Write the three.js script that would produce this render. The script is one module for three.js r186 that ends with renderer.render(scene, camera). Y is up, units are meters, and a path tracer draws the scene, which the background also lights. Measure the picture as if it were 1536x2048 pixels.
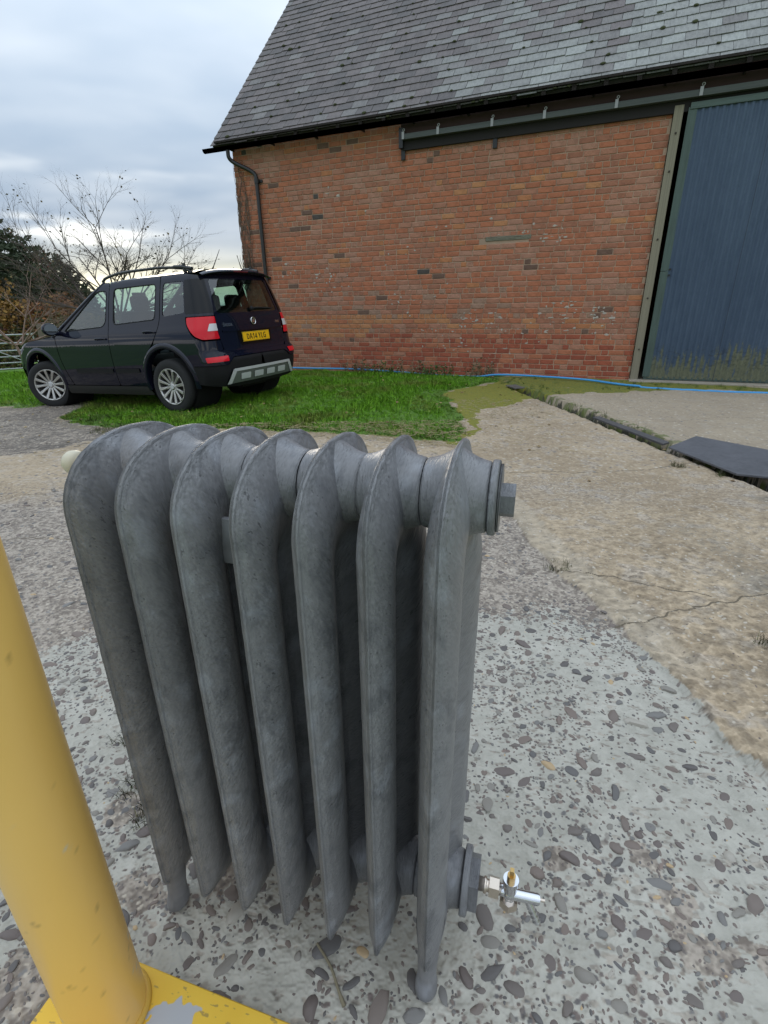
import * as THREE from 'three';
import { mergeGeometries, toCreasedNormals } from 'three/addons/utils/BufferGeometryUtils.js';
import { TessellateModifier } from 'three/addons/modifiers/TessellateModifier.js';
import { RoundedBoxGeometry } from 'three/addons/geometries/RoundedBoxGeometry.js';
import { FontLoader } from 'three/addons/loaders/FontLoader.js';
import { TextGeometry } from 'three/addons/geometries/TextGeometry.js';

// ---------- camera ----------
const scene = new THREE.Scene();
const D2R = Math.PI / 180;
const camera = new THREE.PerspectiveCamera(2 * Math.atan(1.024) / D2R, 0.75, 0.05, 900);
camera.position.set(0, 1.1, 0);
camera.rotation.set(-21.8 * D2R, 0, -0.7 * D2R, 'XYZ');
scene.add(camera);
const renderer = new THREE.WebGLRenderer();
renderer.toneMapping = THREE.LinearToneMapping;
renderer.toneMappingExposure = 1.1;
renderer.shadowMap.enabled = true;

// ---------- noise ----------
function rng(seed) { let a = seed >>> 0; return () => { a = (a + 0x6D2B79F5) | 0; let t = Math.imul(a ^ (a >>> 15), 1 | a); t = (t + Math.imul(t ^ (t >>> 7), 61 | t)) ^ t; return ((t ^ (t >>> 14)) >>> 0) / 4294967296; }; }
function hash3(x, y, z) { let h = Math.imul(x, 374761393) + Math.imul(y, 668265263) + Math.imul(z, 1440662683) | 0; h = Math.imul(h ^ (h >>> 13), 1274126177); return ((h ^ (h >>> 16)) >>> 0) / 4294967296; }
function n2(x, y, s = 0) {
  const ix = Math.floor(x), iy = Math.floor(y); let fx = x - ix, fy = y - iy; fx = fx * fx * (3 - 2 * fx); fy = fy * fy * (3 - 2 * fy);
  const a = hash3(ix, iy, s), b = hash3(ix + 1, iy, s), c = hash3(ix, iy + 1, s), d = hash3(ix + 1, iy + 1, s);
  return a + (b - a) * fx + (c - a) * fy + (a - b - c + d) * fx * fy;
}
function n3(x, y, z) {
  const ix = Math.floor(x), iy = Math.floor(y), iz = Math.floor(z); let fx = x - ix, fy = y - iy, fz = z - iz;
  fx = fx * fx * (3 - 2 * fx); fy = fy * fy * (3 - 2 * fy); fz = fz * fz * (3 - 2 * fz);
  const L = (a, b, t) => a + (b - a) * t;
  return L(L(L(hash3(ix, iy, iz), hash3(ix + 1, iy, iz), fx), L(hash3(ix, iy + 1, iz), hash3(ix + 1, iy + 1, iz), fx), fy),
    L(L(hash3(ix, iy, iz + 1), hash3(ix + 1, iy, iz + 1), fx), L(hash3(ix, iy + 1, iz + 1), hash3(ix + 1, iy + 1, iz + 1), fx), fy), fz);
}
function fbm(x, y, o = 4, s = 0) { let v = 0, a = 0.5, t = 0; for (let i = 0; i < o; i++) { v += a * n2(x, y, s + i * 17); t += a; a *= 0.5; x = x * 2.03 + 3.7; y = y * 2.03 + 1.3; } return v / t; }
function fbm3(x, y, z, o = 3) { let v = 0, a = 0.5, t = 0; for (let i = 0; i < o; i++) { v += a * n3(x, y, z); t += a; a *= 0.5; x = x * 2.03 + 3.7; y = y * 2.03 + 1.3; z = z * 2.03 + 7.1; } return v / t; }
const clamp = (x, a = 0, b = 1) => Math.min(b, Math.max(a, x));
const sst = (a, b, x) => { const t = clamp((x - a) / (b - a)); return t * t * (3 - 2 * t); };
const lerp = (a, b, t) => a + (b - a) * t;
const mix3 = (a, b, t) => [lerp(a[0], b[0], t), lerp(a[1], b[1], t), lerp(a[2], b[2], t)];
function interp(pts, x) { // smooth piecewise interpolation through [x,y] pairs sorted by x
  if (x <= pts[0][0]) return pts[0][1]; const n = pts.length; if (x >= pts[n - 1][0]) return pts[n - 1][1];
  let i = 0; while (pts[i + 1][0] < x) i++;
  const p = (k) => pts[clamp(k, 0, n - 1)], h = p(i + 1)[0] - p(i)[0], t = (x - p(i)[0]) / h;
  const m = (k) => { if (k <= 0 || k >= n - 1) { const q = k <= 0 ? 0 : n - 2; return (p(q + 1)[1] - p(q)[1]) / (p(q + 1)[0] - p(q)[0]); } const d0 = (p(k)[1] - p(k - 1)[1]) / (p(k)[0] - p(k - 1)[0]), d1 = (p(k + 1)[1] - p(k)[1]) / (p(k + 1)[0] - p(k)[0]); return d0 * d1 <= 0 ? 0 : 2 * d0 * d1 / (d0 + d1); };
  const t2 = t * t, t3 = t2 * t;
  return (2 * t3 - 3 * t2 + 1) * p(i)[1] + (t3 - 2 * t2 + t) * h * m(i) + (3 * t2 - 2 * t3) * p(i + 1)[1] + (t3 - t2) * h * m(i + 1);
}

// ---------- sky: a broken grey overcast with a pale evening gap low in the west ----------
{
  const W = 1600, H = 800, data = new Float32Array(W * H * 4);
  for (let j = 0; j < H; j++) {
    const el = ((j + 0.5) / H - 0.5) * Math.PI, sy = Math.sin(el), ce = Math.cos(el);
    for (let i = 0; i < W; i++) {
      if (el < -0.08) { const k = (j * W + i) * 4; data[k] = data[k + 1] = data[k + 2] = 0.2; data[k + 3] = 1; continue; }
      const ph = ((i + 0.5) / W - 0.5) * 2 * Math.PI; const dx = Math.cos(ph) * ce, dz = Math.sin(ph) * ce;
      const az = Math.atan2(dx, -dz); // 0 = -z
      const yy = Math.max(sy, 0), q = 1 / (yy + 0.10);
      const px = dx * q, pz = dz * q;
      const wob = fbm(px * 0.5 + 9, pz * 0.5, 3, 5);
      const c1 = fbm(px * 0.55 + wob * 1.1, pz * 1.15 + wob, 6, 11), c2 = fbm(px * 1.5 + 20, pz * 3.2 + wob * 2, 5, 31);
      const elD = el / D2R;
      // cloud deck tone (darker grey-blue underside versus lit veil)
      const t = sst(0.28, 0.74, c1 * 0.7 + c2 * 0.3);
      let c = mix3([0.44, 0.56, 0.71], [0.86, 0.93, 1.0], t);
      const veil = sst(2, 34, elD); c = mix3(c, [0.68, 0.77, 0.88], veil * 0.40);
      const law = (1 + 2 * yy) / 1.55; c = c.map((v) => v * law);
      // gaps towards the horizon, long and flat
      const band = fbm(az * 2.6 + 4.3, elD * 0.40 + 0.5 * fbm(az * 5, elD * 0.3, 3, 71), 5, 51);
      const low = sst(15, 6, elD) * sst(-4, 1, elD);
      const gap = sst(0.50, 0.60, band + 0.06 * sst(7, 2, elD)) * low;
      c = mix3(c.map((v, q) => v * (1 - 0.14 * low * (1 - gap) * [1.2, 1, 0.75][q])), [1.25, 1.27, 1.24], gap * 0.9);
      const glow = Math.exp(-Math.pow((az / D2R + 19) / 17, 2)) * Math.exp(-Math.pow((elD - 3.2) / 2.1, 2));
      c = mix3(c, [1.45, 1.33, 0.92], clamp(glow * (0.85 + 1.5 * (band - 0.45))));
      if (elD < -1) c = [0.2, 0.21, 0.2];
      const k = (j * W + i) * 4; data[k] = c[0]; data[k + 1] = c[1]; data[k + 2] = c[2]; data[k + 3] = 1;
    }
  }
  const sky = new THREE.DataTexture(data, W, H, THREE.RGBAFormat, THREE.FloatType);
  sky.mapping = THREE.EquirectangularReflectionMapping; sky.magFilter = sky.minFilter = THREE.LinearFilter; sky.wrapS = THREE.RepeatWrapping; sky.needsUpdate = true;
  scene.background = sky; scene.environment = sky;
}
const sun = new THREE.DirectionalLight(0xfff0d8, 0.7);
sun.position.set(-28, 22, -90); sun.target.position.set(0, 0, -4);
sun.castShadow = true; sun.shadow.radius = 30; sun.shadow.mapSize.set(2048, 2048);
Object.assign(sun.shadow.camera, { left: -18, right: 18, top: 16, bottom: -16, near: 1, far: 220 });
scene.add(sun, sun.target);

// ---------- helpers ----------
const V3 = (x, y, z) => new THREE.Vector3(x, y, z);
const taken = {};
function numbered(n) { if (!(n in taken)) { taken[n] = 0; return n; } taken[n]++; return n + '_' + String(taken[n]).padStart(3, '0'); }
function shadow(o) { o.castShadow = true; o.receiveShadow = true; return o; }
function mesh(name, geo, mat, parent) { const m = shadow(new THREE.Mesh(geo, mat)); m.name = name; if (parent) parent.add(m); return m; }
function thing(name, label, category, group) { const g = new THREE.Group(); g.name = numbered(name); g.userData = { label, category }; if (group) g.userData.group = group; scene.add(g); return g; }
function tagMesh(name, geo, mat, label, category, group) { const m = mesh(numbered(name), geo, mat, scene); m.userData = { label, category }; if (group) m.userData.group = group; return m; }
function structure(name, geo, mat) { const m = mesh(numbered(name), geo, mat, scene); m.userData = { kind: 'structure' }; return m; }
function part(name, parent) { const g = new THREE.Group(); g.name = name; parent.add(g); return g; }
const M4 = (px, py, pz, rx = 0, ry = 0, rz = 0, sx = 1, sy = sx, sz = sx) => new THREE.Matrix4().compose(V3(px, py, pz), new THREE.Quaternion().setFromEuler(new THREE.Euler(rx, ry, rz)), V3(sx, sy, sz));
const box = (w, h, d, x = 0, y = 0, z = 0) => new THREE.BoxGeometry(w, h, d).translate(x, y, z);
const rbox = (w, h, d, r, x = 0, y = 0, z = 0) => new RoundedBoxGeometry(w, h, d, 2, r).translate(x, y, z);
function strip(g) { const o = new THREE.BufferGeometry(); const q = g.index ? g.toNonIndexed() : g; for (const a of ['position', 'normal', 'uv', 'color']) if (q.attributes[a]) o.setAttribute(a, q.attributes[a]); return o; }
function merge(list) {
  const l = list.map(strip); const keys = ['position', 'normal', 'uv', 'color'].filter((k) => l.every((g) => g.attributes[k]));
  for (const g of l) for (const k of Object.keys(g.attributes)) if (!keys.includes(k)) g.deleteAttribute(k);
  return mergeGeometries(l);
}
function cyl(r0, r1, h, seg = 20, x = 0, y = 0, z = 0) { return new THREE.CylinderGeometry(r1, r0, h, seg).translate(x, y, z); }
// tapered tube along points with radii; parallel transport frame
function limb(pts, radii, sides = 6, cap = true) {
  const P = [], N = [], I = [], U = []; let ref = V3(0.31, 0.17, 0.93); let len = 0;
  for (let i = 0; i < pts.length; i++) {
    const t = pts[Math.min(i + 1, pts.length - 1)].clone().sub(pts[Math.max(i - 1, 0)]).normalize();
    ref.addScaledVector(t, -ref.dot(t)); if (ref.lengthSq() < 1e-6) ref.set(t.z, t.x, t.y).addScaledVector(t, -(t.z * t.x + t.x * t.y + t.y * t.z)); ref.normalize();
    const b = t.clone().cross(ref); if (i) len += pts[i].distanceTo(pts[i - 1]);
    for (let s = 0; s <= sides; s++) { const a = s / sides * Math.PI * 2, n = ref.clone().multiplyScalar(Math.cos(a)).addScaledVector(b, Math.sin(a)); N.push(n.x, n.y, n.z); P.push(pts[i].x + n.x * radii[i], pts[i].y + n.y * radii[i], pts[i].z + n.z * radii[i]); U.push(s / sides * 6.28 * radii[0], len); }
  }
  const w = sides + 1; for (let i = 0; i < pts.length - 1; i++) for (let s = 0; s < sides; s++) { const a = i * w + s; I.push(a, a + 1, a + w, a + 1, a + w + 1, a + w); }
  if (cap) for (const e of [0, pts.length - 1]) { const base = P.length / 3; const t = e ? pts[e].clone().sub(pts[e - 1]).normalize() : pts[0].clone().sub(pts[1]).normalize(); P.push(pts[e].x, pts[e].y, pts[e].z); N.push(t.x, t.y, t.z); U.push(0, 0); for (let s = 0; s <= sides; s++) { const k = (e * w + s) * 3; P.push(P[k], P[k + 1], P[k + 2]); N.push(t.x, t.y, t.z); U.push(0, 0); } for (let s = 0; s < sides; s++) { if (e) I.push(base, base + 1 + s, base + 2 + s); else I.push(base, base + 2 + s, base + 1 + s); } }
  const g = new THREE.BufferGeometry(); g.setAttribute('position', new THREE.Float32BufferAttribute(P, 3)); g.setAttribute('normal', new THREE.Float32BufferAttribute(N, 3)); g.setAttribute('uv', new THREE.Float32BufferAttribute(U, 2)); g.setIndex(I); return g;
}
function curvePts(list, n) { return new THREE.CatmullRomCurve3(list.map((p) => V3(...p)), false, 'centripetal').getPoints(n); }
function paint(geo, fn) { // vertex colours from local position and normal (linear rgb)
  const p = geo.attributes.position, n = geo.attributes.normal, c = new Float32Array(p.count * 3);
  for (let i = 0; i < p.count; i++) { const k = fn(p.getX(i), p.getY(i), p.getZ(i), n.getX(i), n.getY(i), n.getZ(i), i); c[i * 3] = k[0]; c[i * 3 + 1] = k[1]; c[i * 3 + 2] = k[2]; }
  geo.setAttribute('color', new THREE.BufferAttribute(c, 3)); return geo;
}
const toS = (v) => { v = clamp(v); return Math.round(255 * (v <= 0.0031308 ? 12.92 * v : 1.055 * Math.pow(v, 1 / 2.4) - 0.055)); };
function texture(w, h, fn, srgb = true) { // fn(x,y) -> [r,g,b] linear (srgb) or raw 0..1
  const d = new Uint8Array(w * h * 4); for (let y = 0; y < h; y++) for (let x = 0; x < w; x++) { const c = fn(x, y), k = (y * w + x) * 4; if (srgb) { d[k] = toS(c[0]); d[k + 1] = toS(c[1]); d[k + 2] = toS(c[2]); } else { d[k] = d[k + 1] = d[k + 2] = Math.round(255 * clamp(c)); } d[k + 3] = 255; }
  return dataTex(d, w, h, srgb);
}
function dataTex(d, w, h, srgb) { const t = new THREE.DataTexture(d, w, h); t.wrapS = t.wrapT = THREE.RepeatWrapping; t.magFilter = THREE.LinearFilter; t.minFilter = THREE.LinearMipmapLinearFilter; t.generateMipmaps = true; if (srgb) t.colorSpace = THREE.SRGBColorSpace; t.needsUpdate = true; return t; }
const wrapN = (x, y, f, s) => { // tileable fbm on unit square
  const u = x, v = y; const a = fbm(u * f, v * f, 4, s), b = fbm((u - 1) * f, v * f, 4, s), c = fbm(u * f, (v - 1) * f, 4, s), d = fbm((u - 1) * f, (v - 1) * f, 4, s);
  const k = sst(0.75, 1, u), l = sst(0.75, 1, v); return lerp(lerp(a, b, k), lerp(c, d, k), l);
};
const std = (c, rough = 0.8, o = {}) => new THREE.MeshStandardMaterial({ color: Array.isArray(c) ? new THREE.Color().setRGB(...c) : c, roughness: rough, ...o });
const phys = (c, rough, o = {}) => new THREE.MeshPhysicalMaterial({ color: new THREE.Color().setRGB(...c), roughness: rough, ...o });
// ---------- ground ----------
const slabEdge = [[-3.4, 0.66], [-2.84, 0.71], [-2.37, 0.73], [-2.01, 0.78], [-1.76, 0.84], [-1.46, 0.88], [-1.25, 0.89], [-1.05, 0.90], [-0.9, 0.94], [0.2, 1.02], [0.9, 1.06]];
const drainX = (z) => 1.97 + (z + 7.6) * 0.1087;
const inDrain = (x, z) => { if (x < 1.7 || x > 3.2) return false; const a = drainX(z) + 0.012 * (n2(z * 9, 1) - 0.5); return z > -7.75 && x > a && x < a + 0.19 + 0.03 * (n2(z * 7, 3) - 0.5); };
function inPoly(x, z, P) { let c = false; for (let i = 0, j = P.length - 1; i < P.length; j = i++) { const [xi, zi] = P[i], [xj, zj] = P[j]; if ((zi > z) !== (zj > z) && x < (xj - xi) * (z - zi) / (zj - zi) + xi) c = !c; } return c; }
const lawnPoly = [[-4.25, -6.55], [-3.4, -5.75], [-2.9, -5.42], [-2.26, -5.14], [-0.83, -4.97], [-0.03, -4.79], [0.40, -4.50], [0.66, -4.42], [0.82, -5.0], [0.9, -6.0], [0.88, -7.4], [1.5, -8.1], [1.9, -8.5], [2.2, -9.15], [-2.8, -11.3], [-3.2, -13], [-9, -16], [-14, -16], [-14, -8.2], [-6.2, -8.0], [-5.3, -7.6], [-4.9, -8.1], [-4.4, -7.6]];
const mossPoly = [[0.88, -7.4], [1.5, -8.1], [1.9, -8.5], [2.2, -9.1], [3.6, -8.6], [5.4, -7.8], [5.6, -6.9], [4.2, -7.3], [3.0, -7.1], [2.3, -6.9], [1.99, -6.9], [1.55, -6.5], [1.11, -5.68], [0.85, -4.9], [0.64, -4.25], [0.5, -4.5], [0.82, -5.0], [0.9, -6.0]];
const gravelPoly = [[-12, -8], [-6.2, -8.0], [-5.3, -7.6], [-4.9, -8.3], [-4.2, -7.5], [-4.25, -6.55], [-3.4, -5.75], [-2.7, -5.3], [-2.9, -4.8], [-3.2, -4.2], [-6, -3.6], [-12, -4.5]];
const lawnRaw = (x, z) => inPoly(x + 0.22 * (fbm(x * 3, z * 3, 3, 3) - 0.5), z + 0.30 * (fbm(x * 3 + 9, z * 3, 3, 4) - 0.5), lawnPoly);
const mossRaw = (x, z) => inPoly(x + 0.5 * (fbm(x * 2.5, z * 2.5, 4, 5) - 0.5), z + 0.6 * (fbm(x * 2.5 + 9, z * 2.5, 4, 6) - 0.5), mossPoly);
const raster = (fn, x0, x1, z0, z1, c) => { const w = Math.ceil((x1 - x0) / c), h = Math.ceil((z1 - z0) / c), a = new Uint8Array(w * h); for (let j = 0; j < h; j++) for (let i = 0; i < w; i++) a[j * w + i] = fn(x0 + (i + 0.5) * c, z0 + (j + 0.5) * c) ? 1 : 0; return (x, z) => x > x0 && x < x1 && z > z0 && z < z1 && a[Math.min(h - 1, ((z - z0) / c) | 0) * w + Math.min(w - 1, ((x - x0) / c) | 0)] === 1; };
const lawnAt = raster(lawnRaw, -14.5, 3, -16.5, -4, 0.022), mossAt = raster(mossRaw, 0, 6, -9.6, -3.8, 0.015);
function gy(x, z) { // broad lie of the land
  const q = -x - 1.3; let y = -0.047 * (q > 0 ? q * q / (q + 0.35) : 0) * sst(-3.2, -5.8, z);
  y -= 0.02 * clamp(-z - 14, 0, 60) * sst(-2, -6, x);
  return Math.max(y, -2.4) + 0.012 * (fbm(x * 0.9, z * 0.9, 2, 8) - 0.5);
}
const edgeT = new Float32Array(900); for (let i = 0; i < 900; i++) edgeT[i] = interp(slabEdge, -3.6 + i * 0.005); const edgeX = (z) => edgeT[clamp(Math.round((z + 3.6) / 0.005), 0, 899)];
const slabMask = (x, z) => { if (z < -3.6) return 0; const e0 = edgeX(z); if (x < e0 - 0.12) return 0; if (x > e0 + 0.12 && z > -2.4) return 1; const e = e0 + 0.05 * (fbm(x * 9, z * 9, 3, 61) - 0.5) + 0.04 * (n2(z * 3.2, 5, 7) - 0.5); return sst(-0.008, 0.012, x - e) * sst(-3.35, -2.6, z + 0.2 * (n2(x * 3, z * 3) - 0.5)); };
function yardY(x, z) {
  let y = gy(x, z); const near = sst(-6, -1.5, z);
  y += 0.016 * (fbm(x * 5, z * 5, 3, 12) - 0.5) * (0.5 + 0.5 * near);
  const s = slabMask(x, z); y += (0.006 + 0.012 * s * sst(-3, -1.3, z)) * (fbm(x * 26, z * 26, 2, 13) - 0.5);
  y += 0.027 * s;
  if (x > 0.6 && s > 0.5) { // the smooth trowelled strip along the slab edge, split by a few cracks
    const e = edgeX(z); const st = sst(0.15, 0.13, x - e + 0.01 * n2(z * 14, 2)) * sst(-3.1, -2.9, z) * sst(-1.2, -1.35, z); y -= 0.009 * st;
  }
  if (inDrain(x, z)) y -= 0.085 + 0.02 * n2(x * 20, z * 12);
  if (x > drainX(z) + 0.19) y += 0.018;
  return y;
}
const FG = { x0: -3.0, x1: 3.0, z0: -3.4, z1: 0.8, nx: 560, nz: 400 }, BG = { x0: -8.2, x1: 9, z0: -12.6, z1: -3.4, nx: 600, nz: 360 };
function sheet(R) {
  const P = new Float32Array((R.nx + 1) * (R.nz + 1) * 3), U = new Float32Array((R.nx + 1) * (R.nz + 1) * 2), I = new Uint32Array(R.nx * R.nz * 6); let k = 0, q = 0;
  for (let j = 0; j <= R.nz; j++) for (let i = 0; i <= R.nx; i++) { const x = lerp(R.x0, R.x1, i / R.nx), z = lerp(R.z0, R.z1, j / R.nz); P[k * 3] = x; P[k * 3 + 1] = yardY(x, z); P[k * 3 + 2] = z; U[k * 2] = i / R.nx; U[k * 2 + 1] = j / R.nz; k++; }
  for (let j = 0; j < R.nz; j++) for (let i = 0; i < R.nx; i++) { const a = j * (R.nx + 1) + i, b = a + R.nx + 1; I[q++] = a; I[q++] = b; I[q++] = a + 1; I[q++] = a + 1; I[q++] = b; I[q++] = b + 1; }
  const g = new THREE.BufferGeometry(); g.setAttribute('position', new THREE.BufferAttribute(P, 3)); g.setAttribute('uv', new THREE.BufferAttribute(U, 2)); g.setIndex(new THREE.BufferAttribute(I, 1)); g.computeVertexNormals(); return g;
}
// how far the sprayed white coat reaches (a ragged patch round the working area)
const brownSpots = [[-0.50, -0.66, 0.13, 0.06], [-0.35, -0.70, 0.10, 0.05], [-0.68, -0.50, 0.14, 0.09], [0.56, -0.63, 0.05, 0.14], [0.60, -0.55, 0.10, 0.06], [0.36, -0.72, 0.05, 0.03], [-0.62, -0.86, 0.07, 0.05]];
function whiteAt(x, z) {
  const edge = interp([[-2.4, -1.2], [-1.31, -1.44], [-1.1, -1.58], [-0.6, -1.66], [0.34, -1.72], [0.65, -1.72], [0.88, -1.5], [1.1, -1.0], [3, -0.5]], x);
  if (z - edge < -0.45) return 0; let m = z - edge > 0.6 ? 1 : sst(-0.16, 0.30, z - edge + 0.55 * (fbm(x * 4, z * 4, 4, 21) - 0.5));
  if (m > 0) for (const [bx, bz, rx, rz] of brownSpots) { if (Math.abs(x - bx) > rx * 2 || Math.abs(z - bz) > rz * 2) continue; const d = Math.hypot((x - bx) / rx, (z - bz) / rz) + 1.6 * (fbm(x * 22, z * 22, 3, 22) - 0.5); m *= sst(0.55, 1.15, d); }
  return m;
}
const stoneCols = [[0.145, 0.122, 0.107], [0.165, 0.132, 0.112], [0.115, 0.107, 0.102], [0.17, 0.16, 0.148], [0.175, 0.136, 0.114], [0.105, 0.094, 0.088], [0.22, 0.20, 0.172], [0.135, 0.108, 0.096]];
const cracks = [[[0.86, -3.52], [1.05, -3.50], [1.22, -3.52], [1.4, -3.48], [1.57, -3.47], [1.75, -3.5], [1.92, -3.52], [2.15, -3.6], [2.39, -3.7]], [[0.78, -1.98], [0.9, -1.95], [1.05, -1.86], [1.3, -1.72]], [[0.86, -1.56], [1.0, -1.58], [1.2, -1.66], [1.6, -1.75], [2.2, -1.78]], [[-2.4, -3.15], [-1.9, -3.1], [-1.5, -3.2], [-1.1, -3.05]], [[-2.3, -2.3], [-1.9, -2.45], [-1.4, -2.4]], [[2.9, -5.1], [3.6, -5.3], [4.6, -5.15], [6, -5.4]]];
function groundTextures(R, W, H, seed, fine) {
  const C = new Float32Array(W * H * 3), B = new Float32Array(W * H); const sx = (R.x1 - R.x0) / W, sz = (R.z1 - R.z0) / H;
  for (let j = 0; j < H; j++) for (let i = 0; i < W; i++) {
    const x = R.x0 + (i + 0.5) * sx, z = R.z0 + (j + 0.5) * sz; const k = j * W + i;
    const a = fbm(x * 2.2, z * 2.2, 4, 41), b = fbm(x * 14, z * 14, 3, 42), f = fbm(x * 70, z * 70, 2, 43), g = n2(x * 240, z * 240, 44);
    let c, h = 0.5 + 0.55 * (f - 0.5) + 0.25 * (g - 0.5) + 0.3 * (b - 0.5);
    const sm = x > 0.4 ? slabMask(x, z) : 0, right = x > drainX(z) + 0.17;
    // tan poured concrete
    const tan = mix3([0.265, 0.200, 0.130], [0.415, 0.325, 0.222], clamp(0.5 + 1.1 * (a - 0.5) + 0.9 * (b - 0.5) + 1.3 * (f - 0.5) + 0.5 * (g - 0.5)));
    // exposed, worn aggregate
    const lump = fbm(x * 34 + 5, z * 46, 3, 48), agg = mix3([0.17, 0.14, 0.115], [0.38, 0.325, 0.265], clamp(0.5 + 0.8 * (b - 0.5) + 1.9 * (f - 0.5) + 0.9 * (g - 0.5)));
    const worn = clamp(sst(-3.4, -2.5, z + 0.9 * (a - 0.5)) * (1 - sm) + 0.55 * sst(0.55, 0.72, b));
    c = mix3(tan, agg, worn);
    if (right) c = mix3(c, [0.31, 0.265, 0.20], 0.5);
    if (sm > 0.5) { const st = fbm(x * 1.7 + 3, z * 1.7, 3, 47); c = mix3(c, [0.16, 0.14, 0.11], 0.6 * sst(0.56, 0.72, st + 0.25 * (f - 0.5))); c = mix3(c, [0.42, 0.35, 0.26], 0.6 * sst(0.15, 0.13, x - edgeX(z)) * sst(-3.1, -2.9, z) * sst(-1.2, -1.35, z)); }
    if (x > 0.5 && sm > 0.3) { const q = sst(-3.2, -1.4, z); c = c.map((v) => v * (1 + (0.35 + 0.75 * q) * (lump - 0.5))); h += (0.5 + 0.9 * q) * (lump - 0.5); }
    // dark gravel track
    if (x < -1.5 && z < -3.2) { const m = inPoly(x + 0.5 * (b - 0.5), z + 0.6 * (a - 0.5), gravelPoly) ? 1 : 0; if (m) c = mix3([0.10, 0.082, 0.066], [0.36, 0.30, 0.235], clamp(0.30 + 1.6 * (f - 0.5) + 1.2 * (g - 0.5) + 1.2 * (b - 0.5) + 0.8 * (a - 0.5))); }
    if (z < -4) {
      if (lawnAt(x, z)) c = mix3([0.06, 0.13, 0.012], [0.10, 0.19, 0.02], f);
      else if (mossAt(x, z)) { const m = sst(0.14, 0.36, a * 0.5 + b * 0.5); c = mix3(c, mix3([0.175, 0.165, 0.004], [0.075, 0.11, 0.006], sst(0.42, 0.62, f) * (x > 2 ? 1 : 0.5)), m * 0.92); }
      else if (lawnAt(x, z - 0.22) || lawnAt(x, z - 0.1)) c = mix3(c, [0.14, 0.115, 0.06], 0.55 * sst(0.42, 0.6, b * 0.5 + f * 0.5));
    }
    if (inDrain(x, z)) c = mix3([0.05, 0.045, 0.03], [0.10, 0.12, 0.025], sst(0.45, 0.65, b));
    else if (x > 1.8 && Math.abs(x - drainX(z) - 0.2) < 0.10) c = mix3(c, [0.10, 0.12, 0.03], 0.8 * sst(0.44, 0.58, b) * sst(-3.6, -4.6, z));
    if (fine) {
      const w = whiteAt(x, z) * (1 - sm);
      if (w > 0.001) {
        // sprayed coat: thin near the rim so that only the high grit caught it
        const grit = fbm(x * 48, z * 34 + x * 20, 3, 23), cover = sst(0.72 - 0.85 * w, 0.80 - 0.85 * w, grit * 0.72 + 0.28 * g) * sst(0, 0.12, w);
        const wc = mix3([0.335, 0.317, 0.268], [0.46, 0.436, 0.375], clamp(0.5 + 1.1 * (b - 0.5) + 0.7 * (f - 0.5)));
        // in the lee of every bump the coat is missing
        const lee = sst(0.66, 0.76, fbm(x * 42 + z * 20, z * 104 - x * 26, 3, 24) + 0.24 * (b - 0.5) + 0.10 * (a - .5));
        c = mix3(c, wc, cover * (1 - 0.7 * lee)); h += 0.06 * cover - 0.18 * lee * cover;
      }
    }
    C[k * 3] = c[0]; C[k * 3 + 1] = c[1]; C[k * 3 + 2] = c[2]; B[k] = h;
  }
  const r = rng(seed);
  const stamp = (x, z, ra, rb, ang, col, hh) => { const ci = (x - R.x0) / sx, cj = (z - R.z0) / sz, ri = Math.ceil(Math.max(ra, rb) / sx) + 1, rj = Math.ceil(Math.max(ra, rb) / sz) + 1, co = Math.cos(ang), si = Math.sin(ang); for (let j = Math.max(0, cj - rj | 0); j <= Math.min(H - 1, cj + rj); j++) for (let i = Math.max(0, ci - ri | 0); i <= Math.min(W - 1, ci + ri); i++) { const dx = (i + 0.5 - ci) * sx, dz = (j + 0.5 - cj) * sz, u = (dx * co + dz * si) / ra, v = (-dx * si + dz * co) / rb, d = u * u + v * v + 0.5 * (n2(i * 0.7, j * 0.7, 91) - 0.5); if (d < 1) { const t = sst(1, 0.6, d), k = j * W + i; for (let q = 0; q < 3; q++) C[k * 3 + q] = lerp(C[k * 3 + q], col[q], t); B[k] += hh * t; } } };
  // grit and small stones worn into the surface
  const N = fine ? 60000 : 50000;
  for (let n = 0; n < N; n++) {
    const x = lerp(R.x0, R.x1, r()), z = lerp(R.z0, R.z1, r()); const s = slabMask(x, z), white = fine ? whiteAt(x, z) : 0; const u = r(), v = r(), w = r(), an = r() * 3.14;
    if (!fine && (lawnAt(x, z) || mossAt(x, z))) continue; if (white > 0.5 && fbm(x * 4.5, z * 4.5, 3, 95) < 0.40 + 0.25 * r()) continue; if (s > 0.5 && u > 0.35) continue; if (fine && (x < -1.9 || x > 1.6) && u > 0.4) continue;
    const base = fine ? lerp(0.0022, 0.0058, v * v) : lerp(0.004, 0.012, v * v); const cc = stoneCols[(w * 8) | 0]; const pale = s > 0.5 ? (v > 0.4) : white < 0.3 ? w > 0.45 : false;
    stamp(x, z, base * (1 + r()), base, an, pale ? [0.38 + 0.1 * v, 0.32 + 0.1 * v, 0.25 + 0.09 * v] : cc.map((q) => q * (0.8 + 0.5 * v)), fine ? 0.10 : 0.08);
  }
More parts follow.
